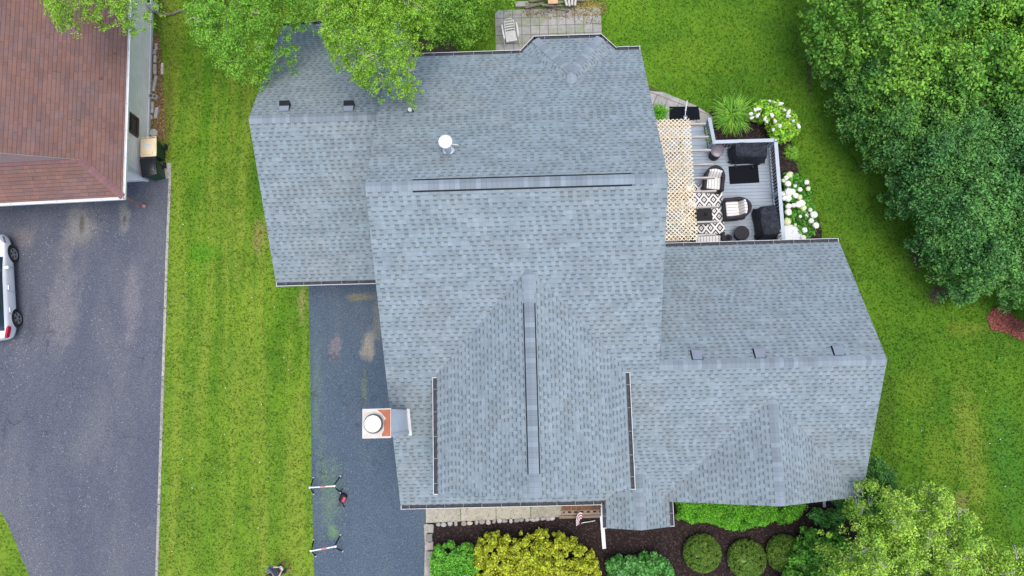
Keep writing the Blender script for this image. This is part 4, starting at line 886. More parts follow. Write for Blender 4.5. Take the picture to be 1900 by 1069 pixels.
def skinned(name, verts, edges, rads, mat, parent, sub=2, root=0):
    me = bpy.data.meshes.new(name); me.from_pydata(verts, edges, []); o = bpy.data.objects.new(name, me); col.objects.link(o); o.parent = parent
    md = o.modifiers.new('skin', 'SKIN'); md.use_smooth_shade = True
    for i, r in enumerate(rads):
        rr = r if hasattr(r, '__len__') else (r, r); me.skin_vertices[0].data[i].radius = rr; me.skin_vertices[0].data[i].use_root = (i == root)
    s = o.modifiers.new('sub', 'SUBSURF'); s.levels = sub; s.render_levels = sub
    bake(o); o.data.materials.clear(); o.data.materials.append(mat); return o
def person():
    fa, fb = Vector(at(520, 1045, .05)), Vector(at(529, 1063, .05)); c = (fa+fb)/2
    o = empty('person', (c.x, c.y, 0), R_(-58), 'person standing on the lawn in a blue-grey shirt and dark jeans holding a controller', 'person')
    # local: facing +y ; feet apart on x
    V = [(0, 0, .95), (0, -.01, 1.12), (0, -.01, 1.30), (0, 0, 1.42), (0, .01, 1.50), (0, .02, 1.56), (0, .025, 1.66), (0, .02, 1.74),
         (-.10, 0, .90), (-.12, .02, .50), (-.13, .0, .09), (.10, 0, .90), (.14, .05, .50), (.16, .05, .09),
         (-.19, 0, 1.42), (-.25, .02, 1.15), (-.12, .22, 1.10), (.19, 0, 1.42), (.25, .02, 1.15), (.12, .22, 1.10), (-.075, .29, 1.11), (.075, .29, 1.11)]
    E = [(0,1),(1,2),(2,3),(3,4),(4,5),(5,6),(6,7),(0,8),(8,9),(9,10),(0,11),(11,12),(12,13),(3,14),(14,15),(15,16),(3,17),(17,18),(18,19),(16,20),(19,21)]
    Rr = [(.15,.10),(.14,.095),(.16,.11),(.12,.09),.055,(.075,.09),(.08,.10),(.06,.075),(.085,.085),.06,.045,(.085,.085),.06,.045,.06,.043,.03,.06,.043,.03,(.035,.018),(.035,.018)]
    body = skinned('body', V, E, Rr, M['skin'], o)
    for s in (-1, 1):   # fingers curled round the controller, thumb on top
        for k, (dx, L) in enumerate(((.0, .07), (.018, .08), (.036, .075), (.052, .06))):
            x = s*(.10-dx); pts = [(x, .30, 1.115), (x-s*.01, .30+L*.55, 1.11), (x-s*.03, .30+L*.7, 1.085), (x-s*.035, .30+L*.4, 1.07)]
            skinned('finger', pts, [(0,1),(1,2),(2,3)], [.010, .009, .008, .007], M['skin'], body, 1)
        skinned('thumb', [(s*.05, .27, 1.12), (s*.03, .31, 1.14), (s*.035, .345, 1.145)], [(0,1),(1,2)], [.012, .010, .009], M['skin'], body, 1)
    skinned('shirt', [(0,0,.97),(0,-.01,1.12),(0,-.01,1.30),(0,0,1.43),(-.19,0,1.43),(-.245,.015,1.20),(-.20,.10,1.14),(.19,0,1.43),(.245,.015,1.20),(.20,.10,1.14)], [(0,1),(1,2),(2,3),(3,4),(4,5),(5,6),(3,7),(7,8),(8,9)], [(.175,.125),(.165,.12),(.185,.13),(.13,.10),.082,.062,.05,.082,.062,.05], M['denim'], o)
    skinned('trousers', [(0,0,.97),(-.10,0,.88),(-.12,.02,.50),(-.13,.0,.10),(.10,0,.88),(.14,.05,.50),(.16,.05,.10)], [(0,1),(1,2),(2,3),(0,4),(4,5),(5,6)], [(.16,.115),.10,.078,.062,.10,.078,.062], M['jeans'], o)
    for x, y, r0 in ((-.13, .06, -.15), (.16, .11, .3)):
        b = MB(); b.M = Matrix.Translation((x, y, 0)) @ Matrix.Rotation(-r0, 4, 'Z'); b.rbox((0, 0, .05), (.10, .29, .09), .035, 3); b.rbox((0, -.08, .09), (.09, .12, .08), .03, 3); b.build('shoe', M['shoe'], o, True)
    b = MB(); b.lathe((0, .0, 1.64), [(.10, -.06), (.112, .0), (.108, .07), (.07, .125), (0, .14)], 20, 0, .92, 1.06); b.build('hair', M['hair'], o, True)
    b = MB(); b.lathe((0, .135, 1.655), [(.0, -.03), (.014, -.02), (.016, 0), (.006, .03), (0, .035)], 10)
    b.build('nose', M['skin'], o, True)
    for s in (-1, 1):
        b = MB(); b.lathe((s*.034, .117, 1.68), [(0, -.011), (.011, 0), (0, .011)], 10); b.build('eye', M['black'], o, True)
        b = MB(); b.rbox((s*.098, .02, 1.66), (.018, .035, .055), .008, 2); b.build('ear', M['skin'], o, True)
    b = MB(); b.rbox((0, .122, 1.60), (.05, .012, .012), .004, 1); b.build('mouth', M['redplastic'], o, True)
    q = Matrix.Rotation(R_(-58), 3, 'Z') @ Vector((0, .33, 1.12))
    r = empty('drone_controller', (c.x+q.x, c.y+q.y, 1.085), R_(-58), 'small grey drone controller held in both hands of the person', 'controller')
    b = MB(); b.rbox((0, 0, .02), (.15, .085, .045), .015, 2); b.build('case', M['panel'], r, True)
    for s in (-1, 1):
        b = MB(); b.tube([(s*.045, -.005, .04), (s*.045, -.005, .065)], [.006, .009], 8); b.build('stick', M['black'], r)
person()

# ------------------------------------------------------------------ deck, railing, stairs
dz = .6
ne = at(1443, 256, 1.5); nw = at(1325, 258, 1.5); DX0, DX1, DY1, DY0 = 3.95, ne[0]-.02, ne[1]-.03, 5.66
deck = empty('deck', ((DX0+DX1)/2, 8, 0), 0, 'blue-grey painted timber deck with stairs behind the house', 'deck')
DO = ((DX0+DX1)/2, 8, 0)
b = MB(DO); yy = DY0
while yy < DY1-.02: b.box(DX0, DX1, yy, min(yy+.128, DY1), dz-.03, dz+random.random()*.002); yy += .14
b.build('floor_boards', M['deck'], deck)
b = MB(DO); b.box(DX0, DX1-.02, DY0, DY1-.02, 0.02, dz-.035); b.build('skirt', M['baluster'], deck)
sx0, sx1 = 4.9, nw[0]-.05
for k in range(3):
    b = MB(DO); z = dz-.15*(k+1); y1 = DY1+.36*k; b.box(sx0, sx1, y1+.003, y1+.17, z-.03, z); b.box(sx0, sx1, y1+.18, y1+.35, z-.03, z); b.box(sx0+.01, sx1-.01, y1+.005, y1+.03, 0.01, z-.031); b.build('step', M['deck'], deck)
rail = empty('deck_railing', (DX1, DY1, 0), 0, 'pale grey railing with thin balusters round the deck and stairs', 'railing'); RO = (DX1, DY1, 0)
def railrun(a, c, z0a, z0c, nb):
    a = Vector(a); c = Vector(c); d = c-a
    t0 = Vector((0, 0, .90)); b0 = Vector((0, 0, .08))
    A = Vector((a.x, a.y, z0a)); Cc = Vector((c.x, c.y, z0c))
    b = MB(RO); b.bar(A+t0, Cc+t0, .14, .035); b.build('top_rail', M['rail'], rail)
    b = MB(RO); b.bar(A+t0-Vector((0,0,.07)), Cc+t0-Vector((0,0,.07)), .04, .085); b.bar(A+b0, Cc+b0, .04, .085); b.build('bottom_rail', M['baluster'], rail)
    for i in range(nb):
        q = A.lerp(Cc, (i+.5)/nb); b = MB(RO); b.box(q.x-.016, q.x+.016, q.y-.016, q.y+.016, q.z+.12, q.z+.80); b.build('baluster', M['baluster'], rail)
railrun((nw[0], DY1-.06, 0), (DX1-.14, DY1-.06, 0), dz, dz, 17); railrun((DX1-.07, DY1-.14, 0), (DX1-.07, DY0+.1, 0), dz, dz, 34)
railrun((nw[0], DY1-.13, 0), (nw[0]-.0, DY1+1.10, 0), dz, dz-.52, 9)
for x, y, z in ((nw[0], DY1-.06, dz), (DX1-.07, DY1-.06, dz), (DX1-.07, DY1-2.1, dz), (nw[0], DY1+1.1, .02)):
    b = MB(RO); b.box(x-.045, x+.045, y-.045, y+.045, z-.02, z+.915+(.0 if z > .1 else .06)); b.build('post', M['rail'], rail)

# pergola
pg_y0, pg_y1 = at(1237, 447, 2.5)[1], at(1222, 222, 2.5)[1]; pz = 2.55
PX0, PX1 = at(1229, 335, 2.5)[0]-.62, at(1288, 335, 2.5)[0]; PO = (PX1, (pg_y0+pg_y1)/2, 0)
perg = empty('pergola', PO, 0, 'weathered wood pergola with cream lattice roof against the house wall', 'pergola')
yr = [at(1325, q, 2.4)[1] for q in (230, 254, 279, 305, 330, 355, 384, 412, 436)]; xr = [at(q, 300, 2.4)[0] for q in (1314, 1317, 1320, 1322, 1324, 1325, 1326, 1326, 1318)]
for y, x in zip(yr, xr):
    b = MB(PO); b.box(Me-.25, x, y-.03, y+.03, 2.33, 2.47); b.build('rafter', M['rafter'], perg)
b = MB(PO); b.box(PX1-.35, PX1-.27, pg_y0, pg_y1, 2.19, 2.325); b.build('beam', M['rafter'], perg)
for y in (pg_y0+.3, (pg_y0+pg_y1)/2, DY1-.25):
    b = MB(PO); b.box(PX1-.355, PX1-.265, y-.045, y+.045, dz, 2.185); b.build('post', M['rafter'], perg)
b = MB(PO); st_ = .162; sw = .030
def clip(cc, sgn):
    # line y = sgn*x + cc clipped to the panel
    P = []
    for X in (PX0, PX1):
        Y = sgn*X+cc
        if pg_y0 <= Y <= pg_y1: P.append((X, Y))
    for Y in (pg_y0, pg_y1):
        X = (Y-cc)*sgn
        if PX0 < X < PX1: P.append((X, Y))
    return P
for sgn, z in ((1, 2.485), (-1, 2.497)):
    cc = pg_y0-sgn*(PX1 if sgn > 0 else PX0)-3
    while cc < pg_y1+12:
        P = clip(cc, sgn)
        if len(P) == 2 and abs(P[0][0]-P[1][0]) > .03: b.bar((*P[0], z), (*P[1], z), sw, .010)
        cc += st_*.98
for q in ((PX0, PX1),): pass
b.build('lattice', M['lattice'], perg)
b = MB(PO)
for y in (pg_y0+.02, pg_y0+(pg_y1-pg_y0)*.31, pg_y0+(pg_y1-pg_y0)*.60): b.box(PX0, PX1, y-.012, y+.012, 2.473, 2.480)
b.build('lattice_batten', M['rafter'], perg)

# ------------------------------------------------------------------ things on and by the deck
def mat_(name, c4, z, mat, label, cat, th=.012):
    P = poly_at(c4, z); cx = sum(q[0] for q in P)/4; cy = sum(q[1] for q in P)/4
    b = MB((cx, cy, z)); b.prism(P, z, z+th); o = b.build(name, mat); o.location = (cx, cy, z); return tag(o, label, cat)
mat_('rubber_mat', [(1351.5, 309), (1406, 305), (1409, 339), (1354, 342)], dz+.004, M['rubber'], 'plain black mat on the open middle of the deck', 'mat')
mat_('doormat', [(1242, 198), (1296, 198), (1299, 222), (1242, 226)], .046, M['rubber'], 'black doormat at the foot of the deck stairs on the paved path', 'mat')
P = poly_at([(1262, 343), (1339, 343), (1344, 447), (1265, 447)], dz+.004); b = MB((P[0][0], P[0][1], dz)); x0, x1, y0, y1 = P[0][0], P[1][0], P[2][1], P[0][1]
b.face([(x0, y0, dz+.014), (x1, y0, dz+.014), (x1, y1, dz+.014), (x0, y1, dz+.014)], 0, [(x0-x1, y0), (0, y0), (0, y1), (x0-x1, y1)]); b.prism([(x0, y0), (x1, y0), (x1, y1), (x0, y1)], dz+.003, dz+.012)
o = b.build('patterned_rug', M['rug']); o.location = (P[0][0], P[0][1], dz); tag(o, 'black and white rug of nested diamonds under the pergola edge', 'rug')

def tub_chair(name, loc, rz, label, width=.86, depth=.95, cat='armchair', group=None):
    o = empty(name, loc, rz, label, cat, group); W2_ = width/2; n = 30; b = MB(); roll = []
    # horseshoe path, open side toward +y
    path = []
    for i in range(n+1):
        t = i/n
        if t < .28: path.append((-W2_+.07, depth/2-.02-(t/.28)*(depth/2-.02), 0))
        elif t > .72: path.append((W2_-.07, (t-.72)/.28*(depth/2-.02), 0))
        else:
            a = math.pi+(t-.28)/.44*math.pi; path.append((math.cos(a)*(W2_-.07), math.sin(a)*(depth/2-.05), 0))
    inn = [(x*.82, y*.82 if y < 0 else y) for x, y, _ in path]; hts = [.60+.22*max(0, 1-abs(i/n-.5)*3.0) for i in range(n+1)]
    for i in range(n):
        a, c = path[i], path[i+1]; ai, ci = inn[i], inn[i+1]; h0, h1 = hts[i], hts[i+1]
        oa = (a[0]*1.04, a[1]*1.04); oc = (c[0]*1.04, c[1]*1.04)
        b.face([(a[0], a[1], .06), (c[0], c[1], .06), (oc[0], oc[1], h1), (oa[0], oa[1], h0)]); b.face([(ci[0], ci[1], .3), (ai[0], ai[1], .3), (ai[0], ai[1], h0), (ci[0], ci[1], h1)])
        b.face([(oa[0], oa[1], h0), (oc[0], oc[1], h1), (ci[0], ci[1], h1), (ai[0], ai[1], h0)])
    for i in (0, n): a = path[i]; ai = inn[i]; b.face([(a[0], a[1], .06), (ai[0], ai[1], .06), (ai[0], ai[1], hts[i]), (a[0]*1.04, a[1]*1.04, hts[i])])
    b.box(-W2_+.12, W2_-.12, -depth/2+.16, depth/2-.03, .06, .34); b.build('frame', M['wicker'], o, True)
    b = MB(); b.tube([((path[i][0]+inn[i][0])/2*1.04, (path[i][1]+inn[i][1])/2*1.02, hts[i]) for i in range(n+1)], .068, 10); b.build('arm_roll', M['wicker'], o, True)
    b = MB(); b.rbox((0, .10, .40), (width-.27, depth-.40, .13), .045, 3); b.build('seat_cushion', M['stripe'], o, True)
    b = MB(); b.rbox((0, -.21, .60), (width-.30, .15, .44), .055, 3, Matrix.Rotation(R_(24), 3, 'X')); b.build('back_cushion', M['stripe'], o, True)
    for x in (-W2_+.12, W2_-.12):
        for y in (-depth/4, depth/2-.1):
            b = MB(); b.tube([(x, y, 0), (x, y, .08)], .022, 8); b.build('leg', M['black'], o)
    return o
q = at(1367, 388, 1.05); tub_chair('wicker_armchair', (q[0], q[1], dz+.003), R_(92), 'dark wicker armchair with striped cushions beside the square side table, facing left', .92, 1.02)
q = at(1324, 333, 1.05); tub_chair('wicker_armchair', (q[0], q[1], dz+.003), R_(172), 'dark wicker armchair with striped cushion beside the bare black mat, facing down', .86, .98)
q = at(1317, 456, 1.0); o = tub_chair('wicker_loveseat', (q[0]-.1, q[1]+.05, dz+.02), R_(-4), 'striped loveseat partly hidden below the wing gutter', 1.35, .95, 'loveseat')
q = at(1308, 401, 1.05); o = empty('side_table', (q[0]-.03, q[1], dz+.016), R_(3), 'square black side table with a small lantern on the patterned rug', 'table')
b = MB(); b.rbox((0, 0, .46), (.62, .60, .035), .01); b.build('table_top', M['black'], o)
for x in (-.25, .25):
    for y in (-.24, .24): b = MB(); b.box(x-.02, x+.02, y-.02, y+.02, 0, .44); b.build('leg', M['black'], o)
b = MB(); b.box(-.26, .26, -.25, .25, .12, .14); b.build('shelf', M['wicker'], o)
l = empty('lantern', (q[0]+.03, q[1]+.05, dz+.49), 0, 'tiny black candle lantern standing on the square side table', 'lantern')
b = MB(); b.box(-.045, .045, -.045, .045, 0, .012); b.box(-.045, .045, -.045, .045, .11, .12)
for x in (-.038, .038):
    for y in (-.038, .038): b.box(x-.005, x+.005, y-.005, y+.005, .012, .11)
b.lathe((0, 0, .12), [(.03, 0), (.012, .03), (0, .03)], 10); b.build('frame', M['black'], l); b = MB(); b.lathe((0, 0, .012), [(.022, 0), (.022, .06), (0, .062)], 12); b.build('candle', M['whitevent'], l)
q = at(1376, 433, 1.0); o = empty('round_table', (q[0], q[1], dz), 0, 'round dark wicker side table in the deck corner by the wing roof', 'table')
b = MB(); b.lathe((0, 0, .42), [(.0, 0), (.28, .0), (.295, .02), (.29, .045), (.27, .05), (0, .05)], 32); b.build('table_top', M['wicker'], o, True)
b = MB(); b.lathe((0, 0, 0), [(.20, 0), (.17, .1), (.17, .35), (.24, .42)], 24); b.build('base', M['wicker'], o, True)
q = at(1352, 441, .95); o = empty('planter_pot', (q[0], q[1], dz), 0, 'small dark pot between the loveseat and the round wicker table', 'pot')
b = MB(); b.lathe((0, 0, 0), [(.10, 0), (.13, .28), (.145, .30), (.13, .30), (.12, .26), (0, .25)], 20); b.build('pot', M['wicker'], o, True); b = MB(); b.lathe((0,0,.25), [(.118, .0), (.118, .006), (0, .008)], 16); b.build('soil', M['mulch'], o)
def cover(name, loc, rz, w, d, h, label, tilt=0.0, flare=1.12, seed=1, legs=((-.35, -.2), (.3, -.2))):
    o = empty(name, loc, rz, label, 'grill'); rr = random.Random(seed); ph = [rr.random()*6.28 for _ in range(6)]
    prof = [(0, 1.0), (.45, 1.01), (.8, .99), (.95, .95), (1.0, .86), (1.01, .6), (1.05, .35), (flare, .12)]; N = 64; rings = []
    for r, z in prof:
        ring = []
        for k in range(N):
            a = 6.28318*k/N; ca, sa = math.cos(a), math.sin(a); e = .28
            x = math.copysign(abs(ca)**e, ca); y = math.copysign(abs(sa)**e, sa); fold = 1+(.035*math.sin(9*a+ph[0])+.03*math.sin(17*a+ph[1]))*(1-z)*1.5
            zz = h*z+.025*math.sin(5*x*r+ph[2])*math.cos(4*y*r+ph[3])*(r > 0)+tilt*x*r*h
            ring.append((x*r*w/2*fold, y*r*d/2*fold, zz))
        rings.append(ring)
    b = MB()
    for a, c in zip(rings, rings[1:]):
        for k in range(N): b.face([a[k], c[k], c[(k+1)%N], a[(k+1)%N]])
    b.build('cover', M['cover'], o, True)
    for x, y in legs:
        b = MB(); b.rbox((x, y, .06), (.09, .12, .12), .02); b.build('caster', M['black'], o)
    return o
q = at(1390, 280, 1.2); cover('covered_grill', (q[0], q[1]-.06, dz), R_(-2), 1.28, .60, .98, 'wide barbecue grill under a wrinkled black cover by the top railing', 0, 1.12, 1, ((-.42, -.42), (.25, -.43)))
q = at(1429, 409, 1.5); cover('covered_grill', (q[0]-.02, q[1], dz), R_(3), .70, 1.18, 1.0, 'tall grill under a black cover against the right railing of the deck', .0, 1.16, 4, ((-.36, -.4),))
q = at(1329, 284, 1.0); o = empty('trash_can', (q[0]-.02, q[1], dz), 0, 'round grey trash can with a smoky lid on the deck', 'trash can')
b = MB(); b.lathe((0, 0, 0), [(.0, .0), (.20, 0), (.215, .1), (.245, .66), (.26, .68), (.26, .71)], 32); b.build('can', M['black'], o, True)
M['smoky'] = plain('smoky_lid', (.10, .09, .11), .3, var=.25, sc=5); M['pinkrim'] = plain('pinkish_rim', (.33, .20, .25), .5)
b = MB(); b.lathe((0, 0, .71), [(.262, 0), (.262, .02), (.235, .035), (.1, .045), (0, .047)], 32); b.build('lid', M['smoky'], o, True)
b = MB(); b.tube([(.262*math.cos(k*.2618), .262*math.sin(k*.2618), .715) for k in range(25)], .012, 6); b.build('rim', M['pinkrim'], o, True)
# white round table cover at the deck corner, mostly hidden by the wing roof
q = at(1467, 438, 1.15); o = empty('round_garden_table', (q[0]+.02, q[1]+.02, 0), 0, 'white round domed garden table top beside the deck corner', 'table')
b = MB(); b.lathe((0, 0, 1.0), [(.0, -.02), (.46, -.02), (.48, 0), (.45, .03), (.25, .075), (0, .09)], 36); b.build('table_top', M['whitevent'], o, True)
b = MB(); b.lathe((0, 0, 0), [(.22, 0), (.2, .04), (.04, .06), (.04, .98)], 18); b.build('pedestal', M['whitevent'], o, True)
b = MB(); b.tube([(.05, .10, 1.088), (.12, .18, 1.077), (.09, .24, 1.068)], .006, 5); b.build('crack', M['ventgrey'], o)
# slim white stake by the doormat
p0, p1, p2 = at(1271.5, 218, .5), at(1272, 206, .55), at(1275, 187, .6); o = empty('garden_light_stake', (p0[0], p0[1], .05), 0, 'slim white pole with a round steel cap over the doormat', 'garden stake')
b = MB((p0[0], p0[1], .05)); b.tube([p0, p1], .015, 8); b.tube([p1, p2], [.03, .022], 8); b.build('pole', M['whitevent'], o, True); b = MB((p0[0], p0[1], .05)); b.lathe((p0[0], p0[1], .5), [(.085, 0), (.09, .03), (.05, .06), (0, .065)], 20); b.tube([(p0[0], p0[1], .05), (p0[0], p0[1], .5)], .015, 8); b.build('cap', M['steel'], o, True)

# lawn chair on the back patio
q = at(947, 63, .4); o = empty('lawn_chair', (q[0], q[1], .05), R_(8), 'white slatted plastic reclining chair on the back patio', 'chair')
b = MB()
for k in range(9): b.rbox((-.2+k*.05, -.12, .40-.0*k), (.042, .46, .02), .006, 1)
b.box(-.23, .23, -.36, -.345, .34, .42); b.build('seat', M['chairwhite'], o)
b = MB(); s = .46
for k in range(4): b.rbox((0, .16+k*.075, .47+k*.075), (.40-.02*k, .05, .02), .006, 1)
b.tube([(-.21, .10, .42), (-.19, .38, .72), (-.12, .46, .78), (.12, .46, .78), (.19, .38, .72), (.21, .10, .42)], .02, 8); b.build('backrest', M['chairwhite'], o)
for sx in (-1, 1):
    b = MB(); b.tube([(sx*.30, .32, .63), (sx*.31, .05, .62), (sx*.29, -.30, .60)], [.035, .045, .035], 8); b.build('armrest', M['chairwhite'], o, True)
    for y0_, y1_ in ((.28, .40), (-.28, -.42)):
        b = MB(); b.tube([(sx*.30, y0_, .61), (sx*.33, y1_, 0)], .022, 8); b.build('leg', M['chairwhite'], o)
# brush and log pile beyond the patio
q = at(1026, 3, .3); o = empty('wood_pile', (q[0], q[1], 0), 0, 'heap of weathered grey logs and twigs at the patio edge', 'wood pile', None); QO = (q[0], q[1], 0)
rr = random.Random(5)
for k in range(9):
    b = MB(QO); x = q[0]+rr.uniform(-.85, .9); y = q[1]+rr.uniform(-.28, .15); an = rr.uniform(-.25, .25); L = rr.uniform(.25, .5); z = .1+.09*(k % 4); r0 = rr.uniform(.04, .07)
    b.tube([(x-L*math.cos(an), y-L*math.sin(an), z), (x+L*math.cos(an), y+L*math.sin(an), z+rr.uniform(-.03, .05))], [r0, r0*.85], 9); b.build('log', M['bark'], o, True)
for k in range(4):
    b = MB(QO); x = q[0]+.55+.13*k; b.rbox((x, q[1]-.05-.03*(k%2), .28+.02*k), (.10, .34, .09), .015, 1, Matrix.Rotation(.2-.12*k, 3, 'Z')); b.build('split_log', M['rafter'], o)
b = MB(QO)
for k in range(90):
    x = q[0]+rr.uniform(-1.15, .9); y = q[1]-.25+rr.uniform(-.22, .2); an = rr.uniform(0, 6.28); L = rr.uniform(.08, .25)
    b.tube([(x, y, rr.uniform(.05, .2)), (x+L*math.cos(an)*.5, y+L*math.sin(an)*.5, rr.uniform(.06, .22)), (x+L*math.cos(an+.4), y+L*math.sin(an+.4), .05)], [.009, .007, .004], 4)
tw = b.build('twigs', M['bark'], o); tag(tw, kind='stuff')
q2 = at(1026, 1, .55); b = MB(); b.rbox((0, 0, 0), (.42, .5, .05), .01); bo = b.build('plank', M['orange']); bo.location = (q2[0], q2[1]+.12, .52); tag(bo, 'faded orange board lying on top of the log heap', 'board')
q = at(968, 8, .1); roughblock('flat_stone', (q[0], q[1], 0), (.55, .22, .14), 0, M['block'], 'flat grey stone lying left of the log heap', 'stone', None, .06)
scatter('leaf_litter', poly_at([(985, 20), (1115, 22), (1115, 48), (1060, 40), (1000, 34), (940, 28)]), 420, .05, M['debris'], .055, .35, .4, .01, 'dry leaves and twigs scattered over the back patio', 'leaf litter', 9)
scatter('leaf_debris', poly_at([(1060, 0), (1125, 0), (1125, 30), (1060, 30)]), 500, .05, M['debris'], .05, .4, .4, .03, 'yellowed leaf debris in the grass beside the log heap', 'leaf litter', 10)

# flag, edging, stones in the front bed
pA = at(1079, 971, .5); o = empty('porch_flag', (pA[0], pA[1], .02), 0, 'red white and blue striped bunting flag drooping by the porch step', 'flag'); FO = (pA[0], pA[1], .02)
b = MB(FO); b.tube([(pA[0], pA[1], .02), (pA[0], pA[1], .62)], .012, 8); b.build('pole', M['whitevent'], o)
cen = Vector((pA[0]-.02, pA[1]+.03, .56)); ringr = [.03, .09, .13, .17, .21, .25, .29, .33]; mi = [2, 1, 0, 1, 0, 1, 0]
b = MB(FO)
for j in range(7):
    for k in range(16):
        a0 = R_(65+k*8.5); a1 = R_(65+(k+1)*8.5); zf_ = lambda r, kk: cen.z-.28*r+.02*(kk % 2)
        P = [(cen.x+ringr[j]*math.cos(a0)*.55, cen.y+ringr[j]*math.sin(a0)*1.1, zf_(ringr[j], k)), (cen.x+ringr[j]*math.cos(a1)*.55, cen.y+ringr[j]*math.sin(a1)*1.1, zf_(ringr[j], k+1)),
             (cen.x+ringr[j+1]*math.cos(a1)*.55, cen.y+ringr[j+1]*math.sin(a1)*1.1, zf_(ringr[j+1], k+1)), (cen.x+ringr[j+1]*math.cos(a0)*.55, cen.y+ringr[j+1]*math.sin(a0)*1.1, zf_(ringr[j+1], k))]
        b.face(P, mi[j])
fl = b.build('cloth', [M['flagwhite'], M['flagred'], M['flagblue']], o, False, True)
e0, e1 = Vector(at(1080, 970, .1)), Vector(at(1104, 966, .1)); o = empty('picket_edging', (e0.x, e0.y, .02), 0, 'short white picket edging piece beside the striped flag', 'edging'); EO = (e0.x, e0.y, .02)
b = MB(EO); b.bar((e0.x, e0.y, .12), (e1.x, e1.y, .12), .02, .03); b.build('rail', M['whitevent'], o)
for k in range(5):
    qq = e0.lerp(e1, .35+.14*k); b = MB(EO); b.box(qq.x-.02, qq.x+.02, qq.y-.006, qq.y+.006, .02, .20+.03*(k % 2)); b.build('picket', M['whitevent'], o)
def pebble(px, py, w_, h_, label, mat=M['stone'], group='river stones along the front walk', name='river_stone'):
    bm = bmesh.new(); bmesh.ops.create_icosphere(bm, subdivisions=2, radius=1); rr = random.Random(px*7+py)
    ph = [rr.random()*6 for _ in range(3)]
    for v in bm.verts:
        k = 1+.13*math.sin(2.3*v.co.x+ph[0])+.10*math.sin(2.7*v.co.y+ph[1]); v.co = Vector((v.co.x*w_/2*k, v.co.y*h_/2*k, max(v.co.z, -.4)*.055*k))
    me = bpy.data.meshes.new(name); bm.to_mesh(me); bm.free(); me.materials.append(mat); me.polygons.foreach_set('use_smooth', [True]*len(me.polygons))
    o = bpy.data.objects.new(name, me); col.objects.link(o); q = at(px, py, .05); o.location = (q[0], q[1], .045); o.rotation_euler = (0, 0, rr.uniform(-.3, .3)); return tag(o, label, 'stone', group)
sx = [813, 823.5, 835.5, 846, 860, 872, 884, 895, 905.5, 917, 927.5, 937, 948, 958, 967.5, 978, 988, 997, 1007, 1016, 1025]
for i, x in enumerate(sx):
    w_ = (11 if i % 3 else 8)+(.8*math.sin(i*2.1)); pebble(x, 973.3-(x-813)*.052+.5*math.sin(i*1.7), w_/47*.97, (9 if i < 9 else 7.5)/47, 'rounded river stone below the front walk, %s from the driveway end' % ordn[i])
b = MB(); e = [at(789, 972), at(791, 1010), at(790, 1069), (at(786, 1250)[0]-.0, at(786, 1250)[1], 0)]
for i in range(3):
    a, c = e[i], e[i+1]; b.prism([(a[0]-.05, a[1]), (a[0]+.09, a[1]), (c[0]+.09, c[1]-.0), (c[0]-.05, c[1])], 0, .06)
tag(b.build('bed_kerb', M['kerb']), kind='structure')
for i, (x, y, h_) in enumerate([(799, 981, 15), (796.5, 998, 15), (798.5, 1013, 14), (796.5, 1030, 15), (797.5, 1045, 13), (799, 1060, 16)]):
    roughblock('edging_block', (*at(x, y, .1)[:2], .01), (10.5/46, h_/46*.92, .15), R_(-4+3*(i % 3)), M['block'], 'rough grey edging block between kerb and mulch, %s from the front walk' % ordn[i], 'edging block', 'blocks edging the front bed', .1)

# ------------------------------------------------------------------ foliage
def leaves_mesh(name, centers, rads, per, size, mat, parent, org, seed=1, asp=.5, flat=.75, updir=.55, up=True, fold=.15):
    rng = np.random.default_rng(seed); C = np.repeat(np.array(centers, float), per, 0); Rr = np.repeat(np.array(rads, float), per)
    n = len(C); d = rng.normal(size=(n, 3)); d /= np.linalg.norm(d, axis=1)[:, None]
    if up: d[:, 2] = np.where(d[:, 2] < -.25, -d[:, 2], d[:, 2])
    rr = Rr*(.35+.75*rng.random(n)**.6); C = C+d*rr[:, None]*np.array([1, 1, flat])
    N = d*(1-updir)+np.array([0, 0, updir])+rng.normal(0, .38, (n, 3)); N /= np.linalg.norm(N, axis=1)[:, None]
    T = rng.normal(size=(n, 3)); T -= N*(T*N).sum(1)[:, None]; T /= np.linalg.norm(T, axis=1)[:, None]; Bt = np.cross(N, T)
    L = (size*(.6+.8*rng.random(n)))[:, None]; Wd = L*asp
    V = np.stack([C-T*L/2, C+Bt*Wd/2+N*L*fold, C+T*L/2, C-Bt*Wd/2+N*L*fold], 1)
    return quads(name, V, mat, parent, org)
